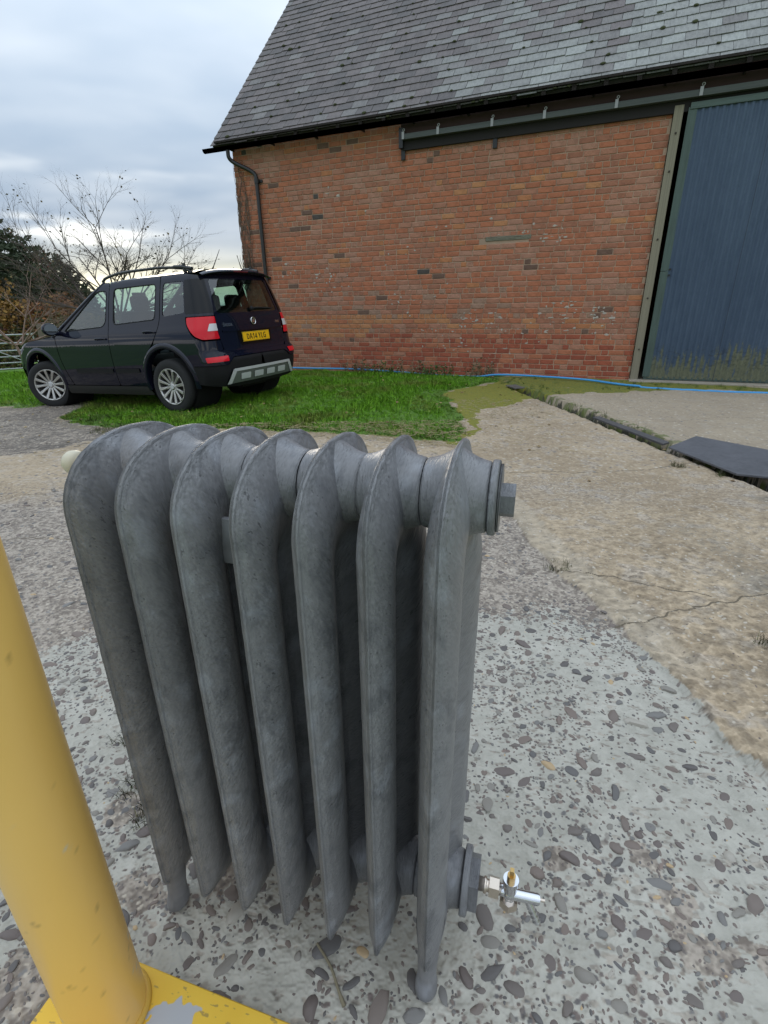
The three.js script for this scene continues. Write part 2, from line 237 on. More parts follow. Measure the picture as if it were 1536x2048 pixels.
  for (const cr of cracks) for (let i = 0; i < cr.length - 1; i++) { const [xa, za] = cr[i], [xb, zb] = cr[i + 1]; const L = Math.hypot(xb - xa, zb - za), m = Math.ceil(L / 0.006); for (let q = 0; q < m; q++) { const t = q / m, x = lerp(xa, xb, t) + 0.02 * (n2(q * 0.21 + i * 50, 3, 9) - 0.5), z = lerp(za, zb, t) + 0.022 * (n2(q * 0.13 + i * 50, 7, 9) - 0.5); if (x > R.x0 && x < R.x1 && z > R.z0 && z < R.z1) stamp(x, z, 0.004, 0.003 + 0.004 * n2(q * 0.05, 2, 4), 0, [0.13, 0.105, 0.07], -0.22); } }
  const d = new Uint8Array(W * H * 4), e = new Uint8Array(W * H * 4);
  for (let k = 0; k < W * H; k++) { for (let q = 0; q < 3; q++) { d[k * 4 + q] = toS(C[k * 3 + q]); e[k * 4 + q] = Math.round(255 * clamp(B[k])); } d[k * 4 + 3] = e[k * 4 + 3] = 255; }
  return [dataTex(d, W, H, true), dataTex(e, W, H, false)];
}
{
  const [c1, b1] = groundTextures(FG, 2048, 2048, 101, true);
  const yard = structure('yard', sheet(FG), std(0xffffff, 0.93, { map: c1, bumpMap: b1, bumpScale: 0.010 }));
  const [c2, b2] = groundTextures(BG, 2048, 1024, 102, false);
  structure('yard', sheet(BG), std(0xffffff, 0.95, { map: c2, bumpMap: b2, bumpScale: 0.016 }));
  // pebbles of the worn aggregate standing a little proud of the surface
  const r = rng(7); const geos = [];
  for (let q = 0; q < 7; q++) { const g = new THREE.IcosahedronGeometry(1, 1); const p = g.attributes.position; for (let i = 0; i < p.count; i++) { const v = V3(p.getX(i), p.getY(i), p.getZ(i)); const k = 0.55 + 0.95 * n3(v.x * 1.1 + q * 9, v.y * 1.3, v.z * 1.1 + q * 5); const sq = q % 3 === 2 ? Math.pow(Math.max(Math.abs(v.x), Math.abs(v.z), 0.4), -0.35) : 1; p.setXYZ(i, v.x * k * sq, Math.min(v.y * k, 0.74), v.z * k * sq); } g.computeVertexNormals(); geos.push(toCreasedNormals(g, 0.9)); }
  const mats = stoneCols.concat([[0.42, 0.30, 0.17], [0.36, 0.33, 0.28]]).map((c) => std(c, 0.62)); const list = [];
  const add = (x, z, s) => { const qs = 0.6 + 0.8 * r(); const el = 1 + 1.1 * r(); const w = r(); const mat = r() < 0.975 ? (w * 8) | 0 : 8 + ((r() * 2) | 0); list.push({ x, z, s, m: M4(x, yardY(x, z) - s * (0.06 + 0.14 * r()), z, (r() - 0.5) * 0.35, r() * 6.28, (r() - 0.5) * 0.35, s * el * 0.52, s * 0.40 * qs, s * 0.46), g: (r() * 7) | 0, mat, d: s / Math.hypot(x, 1.1, z) }); };
  const bigs = []; for (let n = 0; n < 20000; n++) { // foreground
    const x = -1.15 + 2.2 * r(), z = -1.75 + 1.6 * r(); const dens = 0.42 + 1.3 * sst(0.34, 0.66, fbm(x * 4.5, z * 4.5, 3, 95)); const s = 0.0044 + 0.026 * Math.pow(r(), 8); if (x > edgeX(z) - 0.01) continue; if (r() > dens * (z < -1.15 ? 1.2 : 1)) continue; if (Math.hypot(x + 0.47, z + 0.47) < 0.09) continue; if (s > 0.010) { if (bigs.some((q) => Math.hypot(q[0] - x, q[1] - z) < (q[2] + s) * 0.8)) continue; bigs.push([x, z, s]); } add(x, z, s);
  }
  for (let n = 0; n < 2600; n++) { const x = -2.6 + 3.3 * r(), z = -3.3 + 1.65 * r(); if (x > edgeX(z) - 0.02) continue; add(x, z, 0.006 + 0.018 * Math.pow(r(), 3)); }
  list.sort((a, b) => b.d - a.d); list.slice(0, 300).forEach((q, i) => { const o = mesh(i ? 'pebble_' + String(i).padStart(3, '0') : 'pebble', geos[q.g], mats[q.mat], yard); o.applyMatrix4(q.m); });
  const rest = list.slice(300); const cols = mats.map((m) => m.color);
  geos.forEach((g, gi) => { const l = rest.filter((q) => q.g === gi); const im = shadow(new THREE.InstancedMesh(g, std(0xffffff, 0.65), l.length)); l.forEach((q, i) => { im.setMatrixAt(i, q.m); im.setColorAt(i, cols[q.mat]); }); im.name = gi ? 'small_pebbles_' + String(gi).padStart(3, '0') : 'small_pebbles'; im.userData.kind = 'stuff'; yard.add(im); });
}
{ // land reaching to the horizon
  const n = 150, ax = []; for (let i = 0; i <= n; i++) { const t = i / n * 2 - 1; ax.push(Math.sign(t) * (18 * Math.abs(t) + 482 * Math.pow(Math.abs(t), 5))); }
  const P = [], I = [], U = []; for (const z of ax) for (const x of ax) { const inside = x > BG.x0 + 0.4 && x < BG.x1 - 0.4 && z > BG.z0 + 0.4 && z < 0.3; P.push(x, gy(x, z) - (inside ? 0.22 : x > BG.x0 - 0.3 && x < BG.x1 + 0.3 && z > BG.z0 - 0.3 && z < 0.9 ? 0.10 : 0.0), z); U.push(x / 6, z / 6); }
  for (let j = 0; j < n; j++) for (let i = 0; i < n; i++) { const a = j * (n + 1) + i, b = a + n + 1; I.push(a, b, a + 1, a + 1, b, b + 1); }
  const g = new THREE.BufferGeometry(); g.setAttribute('position', new THREE.Float32BufferAttribute(P, 3)); g.setAttribute('uv', new THREE.Float32BufferAttribute(U, 2)); g.setIndex(I); g.computeVertexNormals();
  const t = texture(512, 512, (x, y) => { const a = wrapN(x / 512, y / 512, 6, 3), b = wrapN(x / 512, y / 512, 60, 4); return mix3([0.07, 0.16, 0.016], [0.13, 0.26, 0.03], clamp(0.5 + (a - 0.5) + 1.2 * (b - 0.5))); });
  structure('ground', g, std(0xffffff, 0.95, { map: t }));
}
// ---------- barn ----------
const BARN = { x: -2.804, z: -11.362, ry: -23.117 * D2R };
const barnToWorld = (s, y, o = 0) => V3(BARN.x + s * Math.cos(BARN.ry) + o * Math.sin(BARN.ry), y, BARN.z - s * Math.sin(BARN.ry) + o * Math.cos(BARN.ry));
const barn = thing('barn', 'red brick barn with steep slate roof and sliding door', 'barn');
barn.position.set(BARN.x, 0, BARN.z); barn.rotation.y = BARN.ry;
{
  const r = rng(21);
  const mottleT = texture(256, 256, (x, y) => { const a = wrapN(x / 256, y / 256, 7, 5), b = wrapN(x / 256, y / 256, 40, 6); const v = 0.66 + 0.5 * a + 0.35 * (b - 0.5); return [v, v * 0.99, v * 0.97]; });
  const mottleB = texture(256, 256, (x, y) => 0.35 * wrapN(x / 256, y / 256, 9, 7) + 0.65 * wrapN(x / 256, y / 256, 50, 8), false);
  const mortar = std([0.45, 0.315, 0.225], 0.95, { map: mottleT, bumpMap: mottleB, bumpScale: 0.01 });
  const wallShape = (x0, x1, y0, y1) => { const g = new THREE.BoxGeometry(x1 - x0, y1 - y0, 0.34); g.translate((x0 + x1) / 2, (y0 + y1) / 2, -0.1738); return g; };
  const wall = mesh('front_wall', wallShape(0.012, 7.46, -0.3, 4.1), mortar, barn);
  const wall2 = mesh('front_wall', merge([wallShape(11.6, 15, -0.3, 4.1), wallShape(7.465, 11.595, 3.72, 4.1)]), mortar, barn);
  // gable walls and back
  const gab = new THREE.Shape([[0, -0.3], [-7.6, -0.3], [-7.6, 4.0], [-3.8, 7.95], [0, 4.0]].map((p) => new THREE.Vector2(...p)));
  const gg = new THREE.ExtrudeGeometry(gab, { depth: 0.3, bevelEnabled: false }).rotateY(-Math.PI / 2); gg.translate(0.32, 0, -0.36); mesh('gable_wall', gg, std([0.26, 0.12, 0.075], 0.95, { map: mottleT }), barn);
  const gg2 = new THREE.ExtrudeGeometry(gab, { depth: 0.3, bevelEnabled: false }).rotateY(-Math.PI / 2); gg2.translate(15, 0, -0.36); mesh('gable_wall', gg2, std([0.26, 0.12, 0.075], 0.95, { map: mottleT }), barn);
  mesh('back_wall', box(14.4, 4.2, 0.3, 7.5, 1.9, -7.8), std([0.26, 0.12, 0.075], 0.95), barn);
  mesh('barn_floor', box(14.3, 0.1, 7.2, 7.5, -0.08, -4.0), std([0.2, 0.18, 0.15], 0.95), barn);
  // bricks
  const pal = { mid: [0.440, 0.158, 0.082], mid2: [0.415, 0.150, 0.080], brown: [0.36, 0.152, 0.092], rose: [0.410, 0.186, 0.118], red: [0.36, 0.098, 0.052], red2: [0.32, 0.083, 0.046], orange: [0.46, 0.185, 0.082], orange2: [0.48, 0.215, 0.098], dark: [0.085, 0.070, 0.062], dark2: [0.165, 0.095, 0.068], grey: [0.34, 0.20, 0.14], buff: [0.41, 0.205, 0.138] };
  const mats = {}; for (const k in pal) mats[k] = std(pal[k], 0.9, { map: mottleT, bumpMap: mottleB, bumpScale: 0.006 });
  const brickGeo = (w, h, sd) => { // a worn block: bevelled front, uneven arrises
    const q = rng(sd), e = 0.006, d = 0.05; const j = () => (q() - 0.5) * 0.006; const X = w / 2, Y = h / 2;
    const o = [[-X, -Y], [X, -Y], [X, Y], [-X, Y]].map(([a, b]) => [a + j(), b + j() * 0.7]); const f = o.map(([a, b]) => [a - Math.sign(a) * e * (0.5 + q()), b - Math.sign(b) * e * (0.5 + q())]);
    const P = [], U = []; const u0 = q() * 5, v0 = q() * 5; const quad = (a, b, c, dd) => { for (const p of [a, b, c, a, c, dd]) { P.push(...p); U.push(p[0] * 2.5 + u0, p[1] * 2.5 + v0); } };
    const zf = f.map(() => (q() - 0.5) * 0.003); quad(...f.map((p, i) => [p[0], p[1], zf[i]]));
    for (let i = 0; i < 4; i++) { const n = (i + 1) % 4; quad([...o[i], -0.005], [...o[n], -0.005], [...f[n], zf[n]], [...f[i], zf[i]]); quad([...o[i], -d], [...o[n], -d], [...o[n], -0.005], [...o[i], -0.005]); }
    const g = new THREE.BufferGeometry(); g.setAttribute('position', new THREE.Float32BufferAttribute(P, 3)); g.setAttribute('uv', new THREE.Float32BufferAttribute(U, 2)); g.computeVertexNormals(); return g;
  };
  const Lb = 0.232, Hb = 0.107, ch = 0.0828, jt = 0.011; const gs = [1, 2, 3, 4, 5, 6].map((s) => brickGeo(Lb - jt, ch - jt, s)), gh = [11, 12, 13, 14].map((s) => brickGeo(Hb - jt * 0.9, ch - jt, s)), gc = [21, 22].map((s) => brickGeo(0.165 - jt, ch - jt, s));
  const pick = (s, y) => {
    const u = r(), band = fbm(s * 0.9, y * 1.4, 3, 61), pz = fbm(s * 1.6 + 30, y * 2.2, 3, 62);
    if (y < 0.78) { if (s > 2.6 + 1.5 * (band - 0.5) && y < 0.72) return u < 0.42 ? 'red' : u < 0.64 ? 'red2' : u < 0.86 ? 'mid' : 'rose'; }
    if (y > 0.62 && y < 1.02 && s < 4.3) { if (s < 2.3 + 1.4 * band || (y > 0.93 && s < 5)) return u < 0.5 ? 'orange' : u < 0.85 ? 'orange2' : u < 0.95 ? 'mid' : 'grey'; }
    if (y > 0.8 && y < 0.98 && s > 4) { if (u < 0.40) return u < 0.2 ? 'orange2' : 'orange'; }
    if (s > 2.3 && s < 7.4 && y > 2.0 && y < 3.4 && u < 0.03) return 'orange2';
    if (u < 0.011) return y > 1.6 ? 'dark' : 'dark2'; if (u < 0.028) return 'dark2'; if (u < 0.052 && y > 1.2) return 'orange';
    if (y > 1.0 && y < 1.5 && u < 0.22) return 'grey'; if (y < 0.65 && s < 2.8) return u < 0.5 ? 'rose' : u < 0.8 ? 'brown' : 'red';
    if (pz > 0.60 && u < 0.5) return 'buff'; return u < 0.36 ? 'mid' : u < 0.62 ? 'mid2' : u < 0.86 ? 'brown' : 'rose';
  };
  const list = []; let row = 0;
  const stripBlock = [5.02, 5.62]; // the pale stone let into the wall
  for (let y = -0.02; y < 4.06; y += ch, row++) {
    const header = row % 5 === 2 || row === 9; let s = 0.0 + (row % 2 ? 0 : -Lb * 0.5) * (header ? 0.5 : 1); const jog = () => 0.004 * (r() - 0.5);
    while (s < 7.46) {
      let kind = header ? 'h' : r() < 0.07 ? 'h' : r() < 0.04 ? 'c' : 's'; let w = kind === 'h' ? Hb : kind === 'c' ? 0.165 : Lb; let a = s, e = s + w; s = e;
      if (e < 0.05) continue; let sx = 1; if (a < 0.004) { sx = (e - 0.004) / w; a = 0.004; } if (e > 7.46) { if (7.46 - a < 0.05) break; sx = (7.46 - a) / w; e = 7.46; }
      const cx = (a + e) / 2, cy = y + ch / 2; if (cy > 2.16 && cy < 2.25 && cx > stripBlock[0] - 0.06 && cx < stripBlock[1] + 0.06) continue; 
      const G = kind === 'h' ? gh : kind === 'c' ? gc : gs; const depth = 0.0045 + 0.004 * (r() - 0.5) + 0.004 * (fbm(cx * 1.1, cy * 1.1, 2, 64) - 0.5);
      const wob = 0.012 * (fbm(cx * 0.8, row * 0.35, 2, 63) - 0.5);
      list.push({ g: G[(r() * G.length) | 0], mk: pick(cx, cy), m: M4(cx + jog(), cy + wob + jog() * 0.6, depth, 0, (r() - 0.5) * 0.018, (r() - 0.5) * 0.012, sx, 1, 1), d: barnToWorld(cx, cy).distanceTo(camera.position) - (kind === 's' ? 1 : 0) });
    }
  }
  list.sort((a, b) => a.d - b.d); const shown = list.filter((q) => true);
  shown.slice(0, 300).forEach((q, i) => mesh(i ? 'brick_' + String(i).padStart(3, '0') : 'brick', q.g, mats[q.mk], wall).applyMatrix4(q.m));
  const by = {}; shown.slice(300).forEach((q) => (by[q.mk] ||= []).push(q.g.clone().applyMatrix4(q.m)));
  for (const k in by) { const o = mesh('brick_courses', merge(by[k]), mats[k], wall); o.userData.kind = 'stuff'; }
  // lime splashes and repairs left on the face
  const lime = []; const limeAt = (s, y, n, sp) => { for (let i = 0; i < n; i++) { const a = s + (r() - 0.5) * sp, b = y + (r() - 0.5) * sp * 0.45; const w = 0.012 + 0.05 * r() * r(), h = 0.006 + 0.016 * r(); const g = new THREE.CircleGeometry(1, 7); const p = g.attributes.position; for (let k = 1; k < p.count; k++) { const f = 0.6 + 0.7 * r(); p.setXYZ(k, p.getX(k) * w * f, p.getY(k) * h * f, -0.006); } p.setXYZ(0, 0, 0, 0.002); g.computeVertexNormals(); lime.push(g.translate(a, b, 0.0095)); } };
  for (const [s, y, n, sp] of [[6.7, 0.9, 26, 0.9], [6.9, 1.05, 14, 0.6], [2.0, 1.62, 14, 0.8], [1.9, 1.75, 10, 0.6], [5.9, 2.25, 18, 0.7], [6.2, 1.1, 12, 0.7], [4.6, 0.75, 26, 1.6], [5.4, 0.6, 20, 1.6], [3.6, 1.15, 12, 1.0], [1.0, 1.9, 8, 0.6], [4.9, 0.98, 14, 0.8], [2.6, 2.9, 6, 1.4], [4.5, 1.9, 16, 3]]) limeAt(s, y, n, sp);
  const lm = mesh('lime_splashes', merge(lime), std([0.46, 0.41, 0.35], 0.95, { bumpMap: mottleB, bumpScale: 0.004 }), wall); lm.userData.kind = 'stuff';
  mesh('stone_strip', rbox(0.74, 0.066, 0.06, 0.006, 5.32, 2.205, -0.022), std([0.27, 0.255, 0.19], 0.95, { map: mottleT, bumpMap: mottleB, bumpScale: 0.02 }), wall);

  // ---------- roof ----------
  const pitch = 46.5 * D2R, roof = part('roof', barn); roof.position.set(-0.37, 4.05, 0.16); roof.rotation.x = -(Math.PI / 2 - pitch); // local y runs up the slope, z out of it
  const Lroof = 15.9, Sroof = 5.75;
  mesh('roof_deck', box(Lroof - 0.06, Sroof - 0.05, 0.05, Lroof / 2, Sroof / 2, -0.055), std([0.05, 0.045, 0.04], 0.95), roof);
  { const b = mesh('back_roof', box(Lroof, Sroof + 0.05, 0.06, Lroof / 2 - 0.37, 0, 0), std([0.11, 0.10, 0.105], 0.8), barn); b.position.set(0, 4.05 + Math.sin(pitch) * Sroof / 2 - 0.04, 0.16 - Math.cos(pitch) * Sroof * 1.5); b.rotation.x = (Math.PI / 2 - pitch); }
  mesh('ridge_tile', new THREE.CylinderGeometry(0.13, 0.13, Lroof, 12, 1, true, -Math.PI / 2, Math.PI).rotateZ(Math.PI / 2).rotateX(0).translate(Lroof / 2, Sroof - 0.02, -0.06), std([0.13, 0.10, 0.09], 0.9), roof);
  const slT = texture(256, 256, (x, y) => { const a = wrapN(x / 256, y / 256, 5, 15), b = wrapN(x / 256, y / 256, 45, 16), st = n2(x * 0.20, y * 0.035, 17), lich = sst(0.62, 0.72, wrapN(x / 256, y / 256, 22, 18)); let v = 0.62 + 0.5 * a + 0.25 * (b - 0.5) + 0.28 * (st - 0.5); return mix3([v, v, v], [1.0, 1.0, 0.92], lich * 0.45); });
  const slB = texture(256, 256, (x, y) => 0.5 * wrapN(x / 256, y / 256, 8, 19) + 0.5 * wrapN(x / 256, y / 256, 55, 20), false);
  const sp = [[0.128, 0.108, 0.104], [0.142, 0.120, 0.116], [0.112, 0.098, 0.096], [0.155, 0.130, 0.126], [0.185, 0.172, 0.165], [0.225, 0.222, 0.210], [0.265, 0.266, 0.250], [0.31, 0.316, 0.297]]; const smat = sp.map((c) => std(c, 0.72, { map: slT, bumpMap: slB, bumpScale: 0.006 }));
  const slateGeo = (w, h, sd) => { const q = rng(sd); const t = 0.009, X = w / 2; const c = 0.012; const o = [[-X + c * q(), 0 + 0.004 * q()], [X * (q() - 0.5) * 0.4, 0.003 * (q() - 0.5)], [X - c * q(), 0.004 * q()], [X, c * 1.2], [X, h], [-X, h], [-X, c * 1.2]];
    const P = [], U = [], u0 = q() * 3, v0 = q() * 3; const tri = (a, b, d) => { for (const p of [a, b, d]) { P.push(...p); U.push(p[0] * 1.4 + u0, p[1] * 1.4 + v0); } }; const top = o.map(([x, y]) => [x, y, 0.004 * (q() - 0.5) * (y < h * 0.5 ? 1 : 0.3)]), cen = [0, h * 0.5, 0.001];
    for (let i = 0; i < o.length; i++) { const n = (i + 1) % o.length; tri(cen, top[i], top[n]); if (i < 3 || i > 5 || i === 3) { const a = [...o[i], -t], b = [...o[n], -t]; tri(a, b, top[n]); tri(a, top[n], top[i]); } }
    const g = new THREE.BufferGeometry(); g.setAttribute('position', new THREE.Float32BufferAttribute(P, 3)); g.setAttribute('uv', new THREE.Float32BufferAttribute(U, 2)); g.computeVertexNormals(); return g; };
  const SW = 0.285, EX = 0.193; const sg = []; for (let i = 0; i < 8; i++) sg.push(slateGeo(SW - 0.006, EX * 1.55, 50 + i)); const sgn = [slateGeo(SW / 2 - 0.006, EX * 1.55, 71), slateGeo(SW / 2 - 0.006, EX * 1.55, 72)];
  const sl = []; let rw = 0; const tilt = Math.atan(0.0125 / EX);
  for (let v = 0; v < Sroof - 0.1; v += EX, rw++) for (let s = rw % 2 ? SW / 2 : 0; s < Lroof - 0.02;) {
    let half = s < 0.01 && rw % 2 === 0 ? false : false; const first = rw % 2 === 1 && Math.abs(s - SW / 2) < 1e-6; const puts = first ? [['n', SW / 4], ['f', s + SW / 2]] : [['f', s + SW / 2]];
    for (const [kk, cx] of puts) {
      const patch = fbm(cx * 0.5, v * 0.5, 3, 75), streak = fbm(cx * 2.2, v * 0.25, 3, 76); let k = clamp((cx - 3.3) / 3.6) * 0.95 + 0.55 * (patch - 0.5) + 0.75 * (r() - 0.5) - 0.08 - 0.55 * sst(0.55, 0.75, streak) - (v > 2.4 ? 0.18 : 0); if (cx > 2.0 && v < 0.45) k += 0.18; let mi = k < 0.1 ? (r() * 4) | 0 : k < 0.35 ? 3 + ((r() * 2) | 0) : k < 0.62 ? 4 + ((r() * 2) | 0) : k < 0.9 ? 5 + ((r() * 2) | 0) : 6 + ((r() * 2) | 0);
      const g = kk === 'n' ? sgn[(r() * 2) | 0] : sg[(r() * 8) | 0]; const vv = v + 0.012 * (r() - 0.5) - (r() < 0.02 ? 0.03 : 0) - 0.02 * (fbm(cx * 0.7, rw * 0.2, 2, 77) - 0.5); const P = V3(-0.37 + cx, 4.05 + vv * Math.sin(pitch), 0.16 - vv * Math.cos(pitch));
      sl.push({ g, mi, m: M4(cx + 0.004 * (r() - 0.5), vv, 0.004 + 0.003 * r(), -tilt + 0.012 * (r() - 0.5), 0.01 * (r() - 0.5), 0.014 * (r() - 0.5)), d: barnToWorld(P.x, P.y, P.z).distanceTo(camera.position), p: barnToWorld(P.x, P.y, P.z) });
    }
    s += SW;
  }
  camera.updateMatrixWorld(); const visible = (p) => { const q = p.clone().applyMatrix4(camera.matrixWorldInverse); const u = q.x / -q.z, v = q.y / -q.z; return Math.abs(u) < 0.8 && Math.abs(v) < 1.06; };
  const pr = sl.filter((q) => visible(q.p)).sort((a, b) => a.d - b.d).slice(0, 300), set = new Set(pr);
  pr.forEach((q, i) => mesh(i ? 'slate_' + String(i).padStart(3, '0') : 'slate', q.g, smat[q.mi], roof).applyMatrix4(q.m));
  const bs = {}; for (const q of sl) if (!set.has(q)) (bs[q.mi] ||= []).push(q.g.clone().applyMatrix4(q.m)); for (const k in bs) mesh('slate_courses', merge(bs[k]), smat[k], roof).userData.kind = 'stuff';
  { // moss cushions on the slates
    const q = rng(5), l = []; for (let i = 0; i < 90; i++) { const s = 0.3 + 8 * q(), v = EX * ((q() * 25) | 0) + 0.0, w = 0.014 + 0.03 * q() * q(); const g = new THREE.IcosahedronGeometry(1, 1); const p = g.attributes.position; for (let k = 0; k < p.count; k++) { const f = 0.7 + 0.6 * n3(p.getX(k) * 2 + i, p.getY(k) * 2, p.getZ(k) * 2); p.setXYZ(k, p.getX(k) * f, p.getY(k) * f, p.getZ(k) * f); } g.computeVertexNormals(); l.push(g.applyMatrix4(M4(s, v, 0.008, 0, 0, 0, w * 1.3, w * 0.8, w * 0.5))); }
    mesh('moss_cushions', merge(l), std([0.045, 0.05, 0.018], 1), roof).userData.kind = 'stuff'; }
  // eaves: boards, rafter feet, gutter
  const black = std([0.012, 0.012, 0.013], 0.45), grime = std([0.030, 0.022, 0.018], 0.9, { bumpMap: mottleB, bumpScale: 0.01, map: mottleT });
  mesh('soffit_board', box(15.3, 0.03, 0.26, 7.4, 4.085, 0.06), grime, barn);
  for (let i = 0; i < 22; i++) mesh('rafter_foot', box(0.06, 0.075, 0.15, 0.25 + i * 0.42, 4.025, 0.085), grime, barn);
  const gut = new THREE.CylinderGeometry(0.062, 0.062, 3.95, 14, 1, true, Math.PI / 2, Math.PI).rotateZ(Math.PI / 2).rotateX(Math.PI / 2 * 0); const gutter = part('gutter', barn);
  mesh('gutter_trough', limbHalf(0.062, -0.48, 15.3), new THREE.MeshStandardMaterial({ color: new THREE.Color(0.014, 0.014, 0.015), roughness: 0.42, side: THREE.DoubleSide }), gutter); gutter.position.set(0, 3.985, 0.20); gutter.rotation.z = -0.004;
  for (let i = 0; i < 14; i++) mesh('gutter_bracket', box(0.025, 0.03, 0.10, 0.1 + i * 0.9, -0.045, -0.09), black, gutter);
  // downpipe
  const dp = part('downpipe', barn); const pm = std([0.016, 0.015, 0.015], 0.4);
  mesh('pipe', limb(curvePts([[0.06, 3.93, 0.20], [0.06, 3.82, 0.19], [0.10, 3.76, 0.15], [0.42, 3.60, 0.07], [0.525, 3.52, 0.06], [0.54, 3.40, 0.06], [0.55, 2.6, 0.06], [0.56, 1.72, 0.06]], 40), new Array(41).fill(0.036), 14), pm, dp);
  mesh('pipe_shoe', limb(curvePts([[0.56, 1.76, 0.06], [0.565, 1.66, 0.065], [0.60, 1.60, 0.11]], 8), new Array(9).fill(0.042), 14), pm, dp);
  for (const y of [3.42, 1.76]) { mesh('pipe_collar', cyl(0.047, 0.047, 0.07, 16, 0.545, y, 0.06), pm, dp); mesh('pipe_bracket', box(0.17, 0.045, 0.02, 0.56, y, 0.022), pm, dp); }
  // ---------- sliding door gear ----------
  const rail = part('door_rail', barn); const steel = std([0.085, 0.098, 0.088], 0.6, { metalness: 0.25, bumpMap: mottleB, bumpScale: 0.002 });
  mesh('lintel_board', box(12, 0.30, 0.07, 3.47 + 6, 3.955, 0.052), std([0.040, 0.018, 0.014], 0.85, { map: mottleT }), rail);
  const ch1 = new THREE.Shape([[0.06, 3.68], [0.14, 3.68], [0.14, 3.80], [0.125, 3.80], [0.125, 3.695], [0.06, 3.695]].map((p) => new THREE.Vector2(...p)));
  mesh('rail_channel', merge([rbox(11.9, 0.075, 0.014, 0.004, 9.45, 3.752, 0.136), box(11.9, 0.014, 0.07, 9.45, 3.782, 0.098), box(11.9, 0.014, 0.05, 9.45, 3.722, 0.098)]), std([0.070, 0.080, 0.073], 0.6, { bumpMap: mottleB, bumpScale: 0.002, map: mottleT }), rail);
  mesh('packing_board', box(11.9, 0.15, 0.05, 9.45, 3.66, 0.035), std([0.018, 0.015, 0.014], 0.9), rail);
  const clip = std([0.30, 0.30, 0.285], 0.5, { metalness: 0.5 });
  for (const s of [3.53, 4.12, 4.98, 5.75, 6.72, 7.75]) { mesh('rail_clip', box(0.040, 0.10, 0.012, s, 3.765, 0.150), clip, rail); mesh('clip_eye', new THREE.TorusGeometry(0.016, 0.006, 6, 12).translate(s + 0.012, 3.838, 0.150), clip, rail); }
  for (const s of [3.49, 5.02]) mesh('bracket_stub', rbox(0.07, 0.17, 0.03, 0.008, s, 3.54, 0.028), black, rail);
  mesh('bracket_stub', box(0.07, 0.28, 0.10, 3.475, 3.75, 0.06), black, rail);
  // timber post and the dark slot beside it
  const woodT = texture(256, 512, (x, y) => { const g1 = fbm(x * 0.11, y * 0.006, 4, 81), g2 = n2(x * 0.55, y * 0.03, 82); const v = 0.6 + 0.6 * g1 + 0.25 * (g2 - 0.5); return [v, v * 0.98, v * 0.94]; });
  const post = part('timber_post', barn); mesh('post', rbox(0.115, 3.68, 0.06, 0.006, 7.525, 1.83, 0.034), std([0.26, 0.235, 0.175], 0.85, { map: woodT }), post);
  for (const y of [0.5, 1.25, 2.05, 2.9, 3.35]) mesh('bolt', cyl(0.014, 0.014, 0.012, 6).rotateX(Math.PI / 2).translate(7.53, y, 0.069), std([0.05, 0.04, 0.03], 0.6, { metalness: 0.6 }), post);
  // ---------- sliding door ----------
  const door = part('sliding_door', barn); const x0 = 7.728, x1 = 11.4, yb = 0.07, yt = 3.60;
  const green = std([0.075, 0.11, 0.095], 0.55, { metalness: 0.2, map: mottleT });
  { const P = [], U = [], I = [], nx = 600, ny = 40, p = 0.0812; for (let j = 0; j <= ny; j++) for (let i = 0; i <= nx; i++) { const x = lerp(x0 - 0.02, x1, i / nx), y = lerp(yb, yt, j / ny); P.push(x, y, 0.085 + 0.0095 * Math.sin(x / p * 6.2832) + 0.003 * (n2(x * 2.2, y * 1.3, 4) - 0.5)); U.push((x - x0) / (x1 - x0), (y - yb) / (yt - yb)); } for (let j = 0; j < ny; j++) for (let i = 0; i < nx; i++) { const a = j * (nx + 1) + i, b = a + nx + 1; I.push(a, a + 1, b, a + 1, b + 1, b); }
    const g = new THREE.BufferGeometry(); g.setAttribute('position', new THREE.Float32BufferAttribute(P, 3)); g.setAttribute('uv', new THREE.Float32BufferAttribute(U, 2)); g.setIndex(I); g.computeVertexNormals();
    const t = texture(1024, 1024, (x, y) => { // faded blue paint; green algae grown over the splash zone at the foot, ragged in every trough
      const X = x0 + (x1 - x0) * x / 1024, Y = yb + (yt - yb) * y / 1024; const a = fbm(X * 2, Y * 0.7, 3, 83), b = fbm(X * 22, Y * 6, 3, 84), c = fbm(X * 60, Y * 40, 2, 85); let k = mix3([0.044, 0.072, 0.118], [0.066, 0.100, 0.152], clamp(0.5 + 0.9 * (a - 0.5) + 0.8 * (b - 0.5) + 0.3 * (c - 0.5)));
      const trough = Math.sin(X / 0.0812 * 6.2832) < -0.1 ? 0.10 : -0.02; const lim = 0.36 + trough + 0.55 * (fbm(X * 1.5, 3, 3, 86) - 0.5) + 0.42 * (b - 0.5) + (X > 8.6 ? 0.06 : -0.06); const stk = fbm(X * 38, Y * 2.2, 3, 88), alg = sst(0.34, 0.80, 0.5 + (lim - 0.02 - Y) * 2.1 + 0.75 * (stk - 0.5) + 0.35 * (c - 0.5)); k = mix3(k, mix3([0.10, 0.105, 0.055], [0.19, 0.19, 0.10], c), clamp(alg) * 0.85);
      k = mix3(k, [0.02, 0.022, 0.02], sst(0.58, 0.68, fbm(X * 26, Y * 40, 3, 87)) * sst(0.62, 0.45, Y) * sst(0.16, 0.25, Y) * 0.35); if (Math.abs(X - 8.62) < 0.006) k = mix3(k, [0.02, 0.03, 0.05], 0.7); return k; });
    mesh('corrugated_sheet', g, new THREE.MeshStandardMaterial({ map: t, roughness: 0.52, metalness: 0.15, side: THREE.DoubleSide }), door); }
